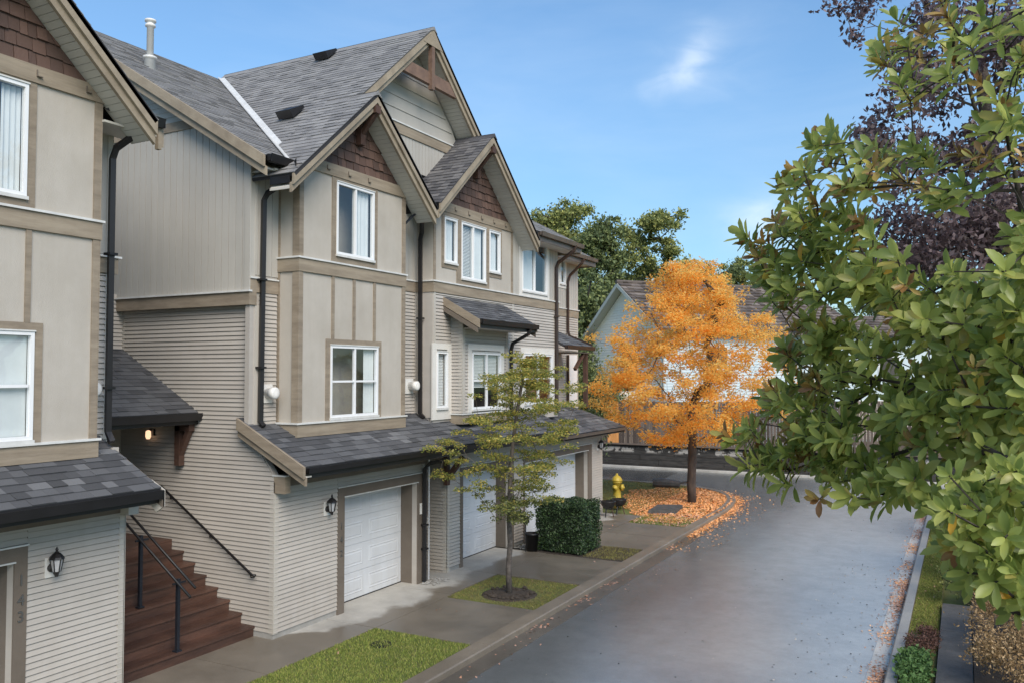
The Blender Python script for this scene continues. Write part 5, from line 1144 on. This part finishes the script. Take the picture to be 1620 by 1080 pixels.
# --- clipped hedge block
hg = thing('clipped_hedge', (-8.87, 19.62, 0), 'dark green cube-shaped clipped hedge beside the third driveway', 'hedge')
hx0, hx1, hy0, hy1, hz = -9.50, -8.22, 19.02, 20.15, 1.20
MB().box(hx0+.07, hx1-.07, hy0+.07, hy1-.07, .05, hz-.08).build('hedge_core', 'hedgecore', hg)
P_ = []; Q_ = []
for ax_, v, (a0, a1, b0_, b1_), nn in ((0, hx1, (hy0, hy1, .03, hz), (1, 0, 0)), (0, hx0, (hy0, hy1, .03, hz), (-1, 0, 0)), (1, hy0, (hx0, hx1, .03, hz), (0, -1, 0)), (1, hy1, (hx0, hx1, .03, hz), (0, 1, 0)), (2, hz, (hx0, hx1, hy0, hy1), (0, 0, 1))):
    n = int((a1-a0)*(b1_-b0_)*2300); A = NR.uniform(a0, a1, n); Bq = NR.uniform(b0_, b1_, n)
    bump = .035*np.sin(A*9+Bq*5)+.03*np.sin(A*5-Bq*11+1)
    q = np.zeros((n, 3)); o_ = [i for i in (0, 1, 2) if i != ax_]; q[:, o_[0]] = A; q[:, o_[1]] = Bq; q[:, ax_] = v; q += np.array(nn)*(bump-NR.exponential(.035, n)+.015).reshape(-1, 1)
    P_.append(q); Q_.append(np.tile(nn, (n, 1))+NR.normal(0, .55, (n, 3)))
P_ = np.concatenate(P_); Q_ = np.concatenate(Q_); n = len(P_)
# round the arrises a little
leafmesh('foliage', 'hedgeleaf', hg, P_, rnd(n)+[0, 0, .4], Q_, NR.uniform(.035, .065, n), .55)
# --- shrubs along the right-hand bed
def shrub(name, label, cat, c, r, h, m, n, ls, stems=10, spiky=False, mb_='barkdark', group=None):
    t = thing(name, (c[0], c[1], c[2]), label, cat, group)
    K = 34; cu = rnd(K); cu /= np.linalg.norm(cu, axis=1, keepdims=True); cu[:, 2] = np.abs(cu[:, 2])*.9-.15; cr = NR.uniform(.62, 1.0, K)
    idx = NR.integers(0, K, n); u = cu[idx]*cr[idx][:, None]+rnd(n, .17)
    P0 = np.stack([c[0]+u[:, 0]*r[0], c[1]+u[:, 1]*r[1], c[2]+h*.42+u[:, 2]*h*.58], 1); P0[:, 2] = np.maximum(P0[:, 2], c[2]+.02)
    D_ = rnd(n)+u*(1.6 if spiky else .5)+[0, 0, .3]
    leafmesh('foliage', m, t, P0, D_, rnd(n)+u, NR.uniform(ls*.6, ls*1.5, n), .5 if not spiky else .18)
    s_ = MB()
    for k in range(stems):
        a = random.uniform(0, 2*pi); q = random.uniform(.3, .8)
        s_.tube([(c[0], c[1], c[2]-.02), (c[0]+r[0]*q*.5*cos(a), c[1]+r[1]*q*.5*sin(a), c[2]+h*.4), (c[0]+r[0]*q*cos(a), c[1]+r[1]*q*sin(a), c[2]+h*.8)], [.012, .008, .004], 4)
    tag(s_.build('stems', mb_, t), kind='stuff')
    return t
shrub('boxwood_shrub', 'small dark green rounded shrub at the end of the low garden wall', 'shrub', (.12, 18.6, .05), (.50, .75), 1.0, 'boxleaf', 5200, .045)
shrub('broadleaf_shrub', 'tall dark green shrub behind the magnolia on the verge edge', 'shrub', (.45, 21.3, .05), (.85, 1.6), 2.1, 'boxleaf', 9000, .06)
shrub('broadleaf_shrub', 'farthest green shrub along the verge beneath the magnolia', 'shrub', (.7, 26.0, .05), (1.1, 2.2), 2.3, 'hedgeleaf', 8000, .08)
shrub('autumn_shrub', 'brown autumn shrub with dry seed heads behind the garden wall', 'shrub', (.78, 15.6, .1), (.72, 1.25), 1.05, 'brownleaf', 9500, .040)
shrub('autumn_shrub', 'russet autumn shrub in the bottom right corner behind the garden wall', 'shrub', (.75, 13.6, .1), (.68, .95), .95, 'brownleaf', 7000, .040)
shrub('red_shrub', 'low dark red shrub on bare soil beside the verge grass', 'shrub', (-.66, 15.35, .0), (.24, .62), .28, 'redleaf', 3500, .03)
shrub('leafy_clump', 'bright green leafy clump at the near end of the verge', 'plant', (-.70, 13.9, .0), (.26, .75), .26, 'fernleaf', 2600, .07, spiky=False)
shrub('weed_clump', 'yellow-green wild plant growing beside the hydrant and bowl planters', 'plant', (-10.05, 26.1, .0), (.34, .3), .42, 'boxleaf', 1300, .06)
# --- background trees
def bigtree(label, base, h, w_, m, seed, zlow=.25, dens=1.0, leaf=.34):
    random.seed(seed)
    t = thing('forest_tree', base, label, 'tree', 'trees beyond the fence')
    cs = []
    subs = []
    for k in range(int(14*dens)):
        z = h*(zlow+(1-zlow)*((k+.6)/int(14*dens))); f = (z/h-zlow)/(1-zlow); r = w_*(.35+.65*sin(pi*min(1, f*.85+.1)))*(1-.5*f**3)*.62
        a = k*2.4+seed; q = r*random.uniform(.45, 1.1); subs.append((q*cos(a), q*sin(a), z-w_*.12, w_*random.uniform(.20, .36)))
    subs.append((0, 0, h*.93, w_*.2))
    for (sx_, sy_, sz_, sr_) in subs:
        for _ in range(int(9*dens**.5)):
            g1, g2, g3 = [random.gauss(0, .55) for _ in range(3)]
            cs.append(((base[0]+sx_+g1*sr_, base[1]+sy_+g2*sr_, base[2]+sz_+g3*sr_*.8), random.uniform(.35, .85)*w_/5))
    tr_ = [(base[0]+.15*i*sin(seed), base[1], base[2]+h*.66*i/7) for i in range(8)]
    tb = grow(tr_, [c[0] for c in cs], .05, .25, .08, 2.3, 2); woody(t, 'barkdark', tb, .16, scale_base=(.28, .03))
    P_ = []
    for c, r in cs:
        n = int(520*(r)**2*(5/w_)**2); u = NR.normal(0, 1, (n, 3)); P_.append(np.array(c)+u*[r*.5, r*.5, r*.36])
    P_ = np.concatenate(P_); n = len(P_)
    leafmesh('crown', m, t, P_, rnd(n)+[0, 0, -.3], rnd(n)+[0, 0, .6], NR.uniform(leaf*.5, leaf*1.05, n), .55)
    return t
def gpt(px, d, z=-.1):
    p = wpt(px, 590, d); return (p.x, p.y, z)
bigtree('tall yellowish-green tree rising directly behind the end roof of the townhouses', gpt(885, 70), 18.2, 6.0, 'elmleaf', 1, dens=1.5)
bigtree('tall dark green tree between the townhouse roof and the grey house', gpt(945, 66), 16.2, 5.2, 'firleaf', 2, dens=1.4)
bigtree('broad-crowned tree with open branches above the grey house ridge', gpt(1035, 72), 18.6, 5.2, 'elmleaf', 3, dens=1.2)
bigtree('dark green tree left of the grey house gable', gpt(925, 58), 10.5, 4.0, 'firleaf', 4, .05)
bigtree('dark bushy tree low behind the grey house ridge', gpt(1000, 78), 13.5, 7.0, 'firleaf', 5, .1)
bigtree('distant small green treetop right of the orange tree', gpt(1165, 95), 17.5, 3.6, 'elmleaf', 6)
bigtree('distant dark tree partly hidden by the orange crown', gpt(1110, 90), 15.5, 7.0, 'firleaf', 7, .1)
bigtree('far tree glimpsed between orange tree and magnolia', gpt(1250, 100), 14.5, 6.0, 'firleaf', 8, .1)
bigtree('far dark tree hidden mostly behind the magnolia', gpt(1400, 95), 15.0, 7.0, 'firleaf', 9, .1)
bigtree('left-hand green treetop just showing above the townhouse eave', gpt(850, 78), 18.5, 4.0, 'elmleaf', 10)
shrub('conifer_shrub', 'dark conifer between the townhouse end and the grey house', 'shrub', (-14.4, 33.5, -.1), (1.0, 1.0), 6.4, 'firleaf', 9000, .12)
shrub('garden_shrub', 'pale green bush behind the fence at the townhouse corner', 'shrub', (-17.0, 41.5, -.1), (1.6, 1.2), 4.6, 'boxleaf', 6000, .13)
# --- grass and fallen leaves
def scatter(name, m, region, n, size, z, asp=.6, flat=True, gate=None, tilt=.25, kind='stuff'):
    x0, x1, y0, y1 = region; P_ = np.stack([NR.uniform(x0, x1, n), NR.uniform(y0, y1, n), np.full(n, z)], 1)
    if gate is not None: P_ = P_[gate(P_)]
    n = len(P_); D = rnd(n)
    if flat: D[:, 2] = NR.normal(0, tilt, n); Nn = rnd(n, tilt); Nn[:, 2] = 1; P_[:, 2] += NR.uniform(.002, .02, n)
    else: D[:, :2] *= .45; D[:, 2] = 1; Nn = rnd(n); Nn[:, 2] *= .2; P_[:, 2] += size*.4
    return leafmesh(name, m, None, P_, D, Nn, NR.uniform(size*.6, size*1.3, n), asp, kind)
scatter('grass', 'grass', (-9.08, -7.16, 7.6, 11.94), 26000, .055, -.012, .16, False)
scatter('grass', 'moss', (-9.12, -7.16, 14.3, 16.38), 9000, .04, -.02, .2, False, lambda p: (p[:, 0]+8.13)**2+(p[:, 1]-15.1)**2 > .28+.2*NR.random(len(p)))
scatter('grass', 'grass', (-9.12, -7.16, 14.3, 16.38), 2500, .04, -.02, .2, False, lambda p: (p[:, 0]+8.13)**2+(p[:, 1]-15.1)**2 > .5+.4*NR.random(len(p)))
scatter('grass', 'moss', (-8.2, -7.16, 18.95, 20.36), 2600, .045, -.01, .2, False)
scatter('grass', 'grass', (-.89, -.45, 16.0, 30), 20000, .05, .0, .2, False)
scatter('grass', 'moss', (-.89, -.45, 16.0, 30), 9000, .045, .0, .2, False)
scatter('grass', 'moss', (-13, -9.3, 26, 33), 14000, .06, -.02, .2, False)
scatter('grass', 'grass', (-8.9, -7.2, 23.95, 25.6), 3500, .05, -.02, .2, False)
def isl_gate(p):
    x, y = p[:, 0], p[:, 1]; edge = np.interp(y, [23.9, 27.7, 29, 30.1, 30.85, 31.5, 32.1, 32.5, 33], [-7.15, -7.15, -7.25, -7.42, -7.68, -8.1, -8.7, -9.4, -11])
    nz = .55*np.sin(x*3.1+y*1.7)+.4*np.sin(y*4.3-x*2.2)
    return (x < edge) & (y < 32.6-.45*np.maximum(0, -8.5-x)+nz*.5) & (y > 24.6+nz*.5+np.maximum(0, -x-8.6)*1.1) & (x > -10.9+nz*.4)
scatter('leaf_litter', 'litter', (-11.5, -7.1, 24, 33), 25000, .085, -.015, .6, gate=isl_gate)
scatter('leaf_litter', 'litterpale', (-8.9, -7.15, 23.9, 26), 700, .07, .0, .6)
P_ = []
def along(path, n, sp_, z, off, m, name='leaf_litter', size=.07, clump=1):
    pts = []
    P = [Vector((x, y, 0)) for x, y in path]; Ls = [(b-a).length for a, b in zip(P, P[1:])]; tot = sum(Ls)
    cl = [random.uniform(0, tot) for _ in range(clump)]
    for _ in range(n):
        s_ = random.uniform(0, tot) if clump == 1 else (random.choice(cl)+random.gauss(0, .28)) % tot
        for a, b, l in zip(P, P[1:], Ls):
            if s_ <= l:
                t = (b-a)/l; q = a+t*s_+Vector((-t.y, t.x, 0))*(-abs(random.gauss(0, sp_))+off); pts.append((q.x, q.y, z+random.uniform(.002, .012))); break
            s_ -= l
    pts = np.array(pts); n = len(pts); D = rnd(n); D[:, 2] *= .2; Nn = rnd(n, .25); Nn[:, 2] = 1
    leafmesh(name, m, None, pts, D, Nn, NR.uniform(size*.6, size*1.3, n), .6)
along([(-6.85, 23), (-6.85, 27.7)]+isl[:6], 1900, .16, -.092, 0, 'litter')
along([(-6.85, 21), (-6.85, 27.7)]+isl[:6], 500, .5, -.094, 0, 'litter')
along([(-6.99, 25.5)]+[(x-.12, y) for x, y in isl[:5]], 260, .05, .014, .05, 'litter')
along([(-6.85, 5), (-6.85, 24)], 150, .10, -.092, 0, 'litterpale', clump=6)
along([(-6.85, 8), (-6.85, 24)], 110, .35, -.094, 0, 'litterpale', size=.05)
along([(-1.09, 30), (-1.09, 8)], 1700, .12, -.092, -.02, 'litterpale', size=.055, clump=26)
along([(-1.09, 30), (-1.09, 8)], 800, .16, -.092, -.02, 'litter', size=.05, clump=12)
along([(-1.09, 30), (-1.09, 8)], 500, .18, -.092, 0, 'litterpale', size=.045)
scatter('road_debris', 'specks', (-6.5, -1.3, 7, 34), 300, .035, -.099, .7)
scatter('road_debris', 'specks', (-2.7, -1.3, 10, 22), 230, .04, -.099, .7)
scatter('leaf_litter', 'litterpale', (-9.1, -7.16, 4, 24), 60, .05, .0, .6)
scatter('leaf_litter', 'litterpale', (-.9, -.45, 14, 29), 60, .045, .03, .6)
# dark soil ring with clods under the young tree
MB().lathe((-8.13, 15.1, -.03), [(.62, 0), (.50, .022), (.25, .04), (.05, .045)], 20).build('soil_ring', 'soil', sp, True)
cl = MB()
for k in range(46):
    a = random.uniform(0, 2*pi); q = random.gauss(.42, .07); s_ = random.uniform(.025, .06); c = Vector((-8.13+q*cos(a), 15.1+q*sin(a), .01))
    cl.lathe(c, [(s_*.5, -s_*.5), (s_, 0), (s_*.6, s_*.6), (.005, s_*.75)], 6)
tag(cl.build('soil_clods', 'soil', sp), kind='stuff')
gr_ = MB()
for k in range(260):
    x, y = (random.uniform(-10.1, -9.62), random.uniform(19.0, 19.9)) if k % 3 else (random.uniform(-10.15, -9.8), random.uniform(14.9, 15.5)); s_ = random.uniform(.02, .045)
    gr_.lathe((x, y, .012), [(s_*.6, -s_*.3), (s_, 0), (s_*.5, s_*.4), (.003, s_*.5)], 5)
solo('gravel', 'foundation', gr_, None, None, kind='stuff')
# ================================================================== SMALL OBJECTS
# hydrant
hy = thing('fire_hydrant', (-10.29, 26.6, 0), 'yellow fire hydrant on the leaf-covered island', 'hydrant')
hx, hyy = -10.25, 26.6
HS = 1.10
MB().lathe((hx, hyy, 0), [(r*HS, h*HS) for r, h in [(.17, -.02), (.17, .04), (.125, .06), (.12, .70), (.15, .71), (.15, .76)]], 18).build('barrel', 'yellow', hy, True)
MB().lathe((hx, hyy, .76*HS), [(r*HS, h*HS) for r, h in [(.165, 0), (.165, .03), (.14, .09), (.10, .14), (.05, .17), (.035, .18), (.035, .23), (.0, .23)]], 18).build('bonnet', 'yellow', hy, True)
for d, r in ((YA, .075), (-YA, .075), (XA, .09)):
    ax_ = 'x' if abs(d.x) > .5 else 'y'; sg = 1 if (d.x+d.y) > 0 else -1
    MB().lathe((hx, hyy, .58*HS), [(r, sg*.08), (r, sg*.17), (r+.02, sg*.17), (r+.02, sg*.22), (.03, sg*.235), (.028, sg*.27), (.0, sg*.27)], 14, ax_).build('outlet_cap', 'yellow', hy, True)
# black bowl planters on legs
def bowl(c, label):
    t = thing('bowl_planter', c, label, 'planter', 'black bowl planters by the garage corner')
    MB().lathe(Vector(c)+Vector((0, 0, .24)), [(.04, 0), (.15, .04), (.22, .13), (.235, .22), (.245, .24), (.225, .24), (.20, .18), (.02, .17)], 18).build('bowl', 'rubber', t, True)
    for k in range(3):
        a = 2*pi*k/3+.4; MB().tube([(c[0]+.10*cos(a), c[1]+.10*sin(a), .27), (c[0]+.17*cos(a), c[1]+.17*sin(a), .0)], .016, 6).build('leg', 'timber' if k == 0 else 'rubber', t)
bowl((-9.75, 24.55, 0), 'nearer black bowl planter on three legs at the garage corner'); bowl((-9.62, 25.15, 0), 'farther black bowl planter standing beside the leaf-covered lawn')
# weathered log, flat utility lid, drain
def lump(name, label, cat, c, s_, rot, m, n=2, am=.12):
    bm = bmesh_ico(n); vs = []
    for v in bm[0]:
        v = Vector(v); k_ = 1+am*(sin(v.x*5+1)+sin(v.y*4.3+v.z*3)+sin(v.z*6+v.x*2))*.6
        q = Vector((v.x*s_[0]*k_, v.y*s_[1]*k_, v.z*s_[2]*k_)); q = Matrix.Rotation(rot, 3, 'Z') @ q; vs.append((c[0]+q.x, c[1]+q.y, max(-.03, c[2]+q.z)))
    mb = MB().add(vs, bm[1]); return solo(name, m, mb, label, cat)
import bmesh
def bmesh_ico(n):
    b = bmesh.new(); bmesh.ops.create_icosphere(b, subdivisions=n, radius=1); r = ([tuple(v.co) for v in b.verts], [tuple(v.index for v in f.verts) for f in b.faces]); b.free(); return r
lg = thing('driftwood_log', (-10.1, 31.9, 0), 'short dark weathered log lying on the island edge', 'log')
MB().tube([(-10.75, 31.75, .17), (-10.4, 31.85, .17), (-10.0, 31.95, .15), (-9.75, 32.0, .14)], [.15, .19, .15, .12], 9).build('trunk_piece', 'rock', lg)
MB().tube([(-9.8, 32.0, .18), (-9.45, 32.05, .24), (-9.1, 32.1, .24)], [.05, .035, .015], 6).build('branch_stub', 'rock', lg)
ul = thing('utility_vault', (-8.55, 26.5, 0), 'flat grey concrete utility lid among the orange leaves', 'utility lid')
v_ = MB().prism([(-8.86, 25.72, -.02), (-8.08, 26.12, -.02), (-8.22, 27.3, -.02), (-8.98, 26.95, -.02)], (0, 0, .12)); v_.build('lid', 'rock', ul)
MB().prism([(-8.82, 25.80, .101), (-8.13, 26.16, .101), (-8.26, 27.22, .101), (-8.93, 26.9, .101)], (0, 0, .02)).build('lid_plate', 'rock', ul)
dr = thing('lawn_drain', (-8.47, 11.31, 0), 'round black drain grate set in the near lawn', 'drain')
MB().lathe((-8.47, 11.31, -.02), [(.17, 0), (.17, .03), (.145, .035), (.14, .012), (.02, .012)], 24).build('rim', 'grate', dr)
for k in range(-4, 5):
    h_ = sqrt(.145**2-(k*.032)**2); MB().box(-8.47+k*.032-.007, -8.47+k*.032+.007, 11.31-h_, 11.31+h_, .0, .014).build('grate_bar', 'grate', dr)
# black pots half hidden behind the hedge
for (x, y, z, s_, lb) in ((-9.66, 18.80, .72, .14, 'round black lantern-shaped pot on a stake at the hedge corner'), ):
    t = thing('stake_pot', (x, y, 0), lb, 'pot'); MB().tube([(x, y, 0), (x, y, z)], .012, 6).build('stake', 'rubber', t); MB().lathe((x, y, z-.05), [(.03, 0), (.085, .05), (.09, .14), (.06, .19), (.01, .2)], 12).build('pot', 'rubber', t, True)
t = thing('plant_tub', (-9.60, 18.92, 0), 'tall black plastic tub tucked against the left side of the hedge', 'tub')
MB().lathe((-9.58, 18.98, 0), [(.14, 0), (.17, .40), (.185, .40), (.185, .44), (.165, .44), (.16, .40), (.02, .38)], 18).build('tub', 'rubber', t, True)
# ------------------------------------------------------------------ low garden wall on the right
gwl = thing('garden_wall', (-.2, 13, 0), 'low dark grey garden wall between the verge and planting bed', 'wall')
for k, (a, b) in enumerate(((7, 9), (9, 11), (11, 13.2), (13.2, 16.1), (16.1, 18.0))):
    MB().box(-.42, .05, a+.006, b-.006, -.15, .10).build('wall_block', 'rock', gwl)
# ------------------------------------------------------------------ retaining wall and fence
rw = thing('retaining_wall', (-9, 38.9, 0), 'dark stacked-timber retaining wall along the far side of the road', 'wall')
rows = 5; hh = .20
for r in range(rows):
    x = -24-random.random()*2
    while x < 9:
        l = random.uniform(2.2, 3.2); MB().box(x+.01, x+l-.01, 38.68+r*.018+random.uniform(-.008, .008), 38.95, -.14+r*.225, -.14+r*.225+.215).build('wall_timber', 'wallwood', rw); x += l
MB().box(-24, 9, 38.62, 39.0, .99, 1.04).build('wall_cap', 'fence', rw)
for k in range(34):      # pale blocks of leached mortar stains: thin crusts proud of the timber
    pass
fn_ = thing('board_fence', (-9, 38.95, 1.0), 'weathered dark brown vertical board fence on top of the retaining wall', 'fence')
x = -24.0; random.seed(3); k = 0
while x < 8.5:
    wd = random.uniform(.13, .155); tp = 3.0+.02*(x+16)+random.uniform(-.02, .02)
    new = -15.55 < x < -15.0
    o = MB().box(x, x+wd-.012, 38.92+random.uniform(-.008, .008), 38.945, 1.045, tp).build('fence_board', 'fencenew' if new else 'fence', fn_)
    if new and not k: o['label'] = 'fresh orange-stained fence board'; k = 1
    x += wd
for z in (1.35, 2.1, 2.8): MB().box(-24, 8.5, 38.96, 39.0, z, z+.09).build('fence_rail', 'fence', fn_)
for x in range(-24, 9, 3): MB().box(x, x+.1, 39.0, 39.1, .9, 3.0+.02*(x+16)).build('fence_post', 'fence', fn_)
# low hedge of weeds on top of the wall, behind the kerb: pale concrete apron
# ------------------------------------------------------------------ grey house behind the fence
hs = thing('gabled_house', (-16, 48, 0), 'light grey gabled house with dark tiled roof behind the orange tree', 'house')
th = radians(48.6); u_ = Vector((-sin(th), cos(th), 0)); r_ = Vector((cos(th), sin(th), 0)); A0 = Vector((-18.73, 48.76, 9.99))
hw, sl2 = 5.1, .62; ov = .55; LR = 14.2
def hp(a, b, z): return A0+u_*a+r_*b+ZA*(z-A0.z)
zE = A0.z-sl2*hw
# gable wall (plane b=ov), faces -r
gpoly = [(-hw+.5, -.5), (hw-.5, -.5), (hw-.5, zE+.3-.25), (0, A0.z-.35), (-hw+.5, zE+.3-.25)]
gwh = MB().prism([hp(a, ov, z) for a, z in gpoly], r_*.2).build('gable_wall', 'hbside', hs)
O_ = hp(0, ov, 0); O_.z = 0
# U = -u_ so that U x Z = -r_
nchk = (-u_).cross(ZA); Udir = -u_ if nchk.dot(-r_) > 0 else u_
sg_ = -1 if Udir == -u_ else 1
courses('siding_board', gwh, 'hbside', O_, Udir, ZA, [(sg_*a, z) for a, z in [(-hw+.5, 0), (hw-.5, 0), (hw-.5, zE+.05), (-hw+.5, zE+.05)]], .16, .03, indiv=True, over=-.015, thick=.008)
courses('siding_board', gwh, 'hbside', O_, Udir, ZA, [(sg_*a, z) for a, z in [(-hw+.5, zE+.05), (hw-.5, zE+.05), (.1, A0.z-.4), (-.1, A0.z-.4)]], .16, .03, indiv=True, over=-.015, thick=.008)
# long front wall facing the road side (towards -u); shade put into its colour, darker than the gable
fwh = MB().prism([hp(-hw+.5, ov, -.5), hp(-hw+.5, LR, -.5), hp(-hw+.5, LR, zE-.02), hp(-hw+.5, ov, zE-.02)], u_*.2).build('front_wall', 'hbblue', hs)
Of = hp(-hw+.5, 0, 0); Of.z = 0; Uf = r_ if r_.cross(ZA).dot(-u_) > 0 else -r_; sf = 1 if Uf == r_ else -1
courses('siding_board', fwh, 'hbblue', Of, Uf, ZA, rect(min(sf*ov, sf*(LR-.3)), max(sf*ov, sf*(LR-.3)), 0, zE-.1), .16, .03, indiv=True, over=-.015, thick=.008)
for b0_, b1_, z0, z1 in ((3.2, 4.8, 4.6, 6.0), (8.2, 9.8, 4.6, 6.0)):
    f = MB().prism([hp(-hw+.5, b0_, z0), hp(-hw+.5, b1_, z0), hp(-hw+.5, b1_, z1), hp(-hw+.5, b0_, z1)], -u_*.06).build('window', 'vinyl', hs)
    MB().prism([hp(-hw+.5, b0_+.08, z0+.08), hp(-hw+.5, b1_-.08, z0+.08), hp(-hw+.5, b1_-.08, z1-.08), hp(-hw+.5, b0_+.08, z1-.08)], -u_*.075).build('pane', 'interior', f)
f = MB().prism([hp(.35, ov, 5.35), hp(-.70, ov, 5.35), hp(-.70, ov, 6.35), hp(.35, ov, 6.35)], -r_*.06).build('window', 'vinyl', hs)
for a0, a1 in ((.29, -.15), (-.20, -.64)): MB().prism([hp(a0, ov, 5.41), hp(a1, ov, 5.41), hp(a1, ov, 6.29), hp(a0, ov, 6.29)], -r_*.075).build('pane', 'interior', f)
for a in (-hw+.5, hw-.62): MB().prism([hp(a-.01, ov, -.3), hp(a+.13, ov, -.3), hp(a+.13, ov, zE), hp(a-.01, ov, zE)], -r_*.05).build('corner_board', 'cornerpost', hs)
MB().prism([hp(-hw+.49, LR-.15, -.3), hp(-hw+.49, LR, -.3), hp(-hw+.49, LR, zE-.05), hp(-hw+.49, LR-.15, zE-.05)], -u_*.04).build('corner_board', 'vinyl', hs)
ch = 1/sqrt(1+sl2*sl2)
for sg in (1, -1):
    V = (-u_*sg*ch+ZA*sl2*ch); U = r_ if r_.cross(V).z > 0 else -r_; Oe = hp(sg*hw, 0 if U == r_ else LR+.3, zE)
    roofslab(hs, 'tiled_roof', Oe, U, V, rect(0, LR+.3, 0, hw/ch), .42, 'tile', w=.34, lift=.075, t=.12, jit=.04)
    MB().prism([hp(0, -.03, A0.z-.03), hp(sg*hw, -.03, zE-.03), hp(sg*hw, -.03, zE-.30), hp(0, -.03, A0.z-.30)], r_*.05).build('rake_board', 'soffit', hs)
    MB().prism([hp(0, .0, A0.z-.28), hp(sg*hw, .0, zE-.28), hp(sg*hw, ov, zE-.28), hp(0, ov, A0.z-.28)], ZA*.05).build('soffit', 'soffit', hs)
MB().tube([hp(0, -.05, A0.z+.03), hp(0, LR+.3, A0.z+.03)], .13, 8).build('ridge_tile', 'tile', hs)
MB().prism([hp(-hw-.02, 0, zE-.02), hp(-hw-.02, LR, zE-.02), hp(-hw-.02, LR, zE-.18), hp(-hw-.02, 0, zE-.18)], -u_*.1).build('gutter', 'gutterbrown', hs)
# lower side roof at the left foot of the gable
lo = [hp(hw-.6, ov-1.3, 3.35), hp(-1.6, ov-1.3, 3.35), hp(-1.6, ov, 3.95), hp(hw-.6, ov, 3.95)]
MB().prism(lo, ZA*.12).build('lean_to_roof', 'tile', hs)
MB().prism([hp(hw-.7, ov-1.15, -.3), hp(-1.5, ov-1.15, -.3), hp(-1.5, ov-1.15, 3.35), hp(hw-.7, ov-1.15, 3.35)], r_*1.1).build('lean_to_wall', 'hbside', hs)
MB().tube([hp(hw-.55, ov-1.3, 3.5), hp(hw-.1, ov-1.35, 2.8), hp(hw-.1, ov-1.35, .2)], .05, 4).build('downspout', 'vinyl', hs)
# pale blue house farther right
h2_ = thing('pale_house', (2, 58, 0), 'pale blue-grey house glimpsed between the orange tree and magnolia', 'house')
p0, p1 = wpt(1222, 590, 56), wpt(1560, 590, 58); dv = (p1-p0); dv.z = 0; dl = dv.length; dv.normalize(); nv = Vector((dv.y, -dv.x, 0)); nv = nv if nv.y < 0 else -nv
q0 = Vector((p0.x, p0.y, 0))
def hq(a, b, z): return q0+dv*a+nv*b+ZA*z
wz = MB().prism([hq(0, 0, -.3), hq(dl, 0, -.3), hq(dl, 0, 7.0), hq(0, 0, 7.0)], -nv*4).build('wall', 'hbblue', h2_)
Ub = dv if dv.cross(ZA).dot(nv) > 0 else -dv
courses('siding_board', wz, 'hbside', hq(0, 0, 0) if Ub == dv else hq(dl, 0, 0), Ub, ZA, rect(0, dl, 0, 2.6), .16, .03, indiv=True, over=-.015, thick=.008)
MB().prism([hq(-.12, 0, -.3), hq(.06, 0, -.3), hq(.06, 0, 7), hq(-.12, 0, 7)], nv*.08).build('corner_board', 'vinyl', h2_)
for a in (3.2, 7.5):
    f = MB().prism([hq(a, 0, 4.0), hq(a+1.6, 0, 4.0), hq(a+1.6, 0, 5.6), hq(a, 0, 5.6)], nv*.06).build('window', 'vinyl', h2_)
    MB().prism([hq(a+.1, 0, 4.1), hq(a+1.5, 0, 4.1), hq(a+1.5, 0, 5.5), hq(a+.1, 0, 5.5)], nv*.075).build('pane', 'interior', f)
V = (-nv*.88+ZA*.47).normalized(); U = dv if dv.cross(V).z > 0 else -dv
roofslab(h2_, 'roof', hq(-.5, .6, 6.9) if U == dv else hq(dl+.5, .6, 6.9), U, V, rect(0, dl+1, 0, 3.2), .42, 'tile', w=.34, lift=.06, t=.12, jit=.04)
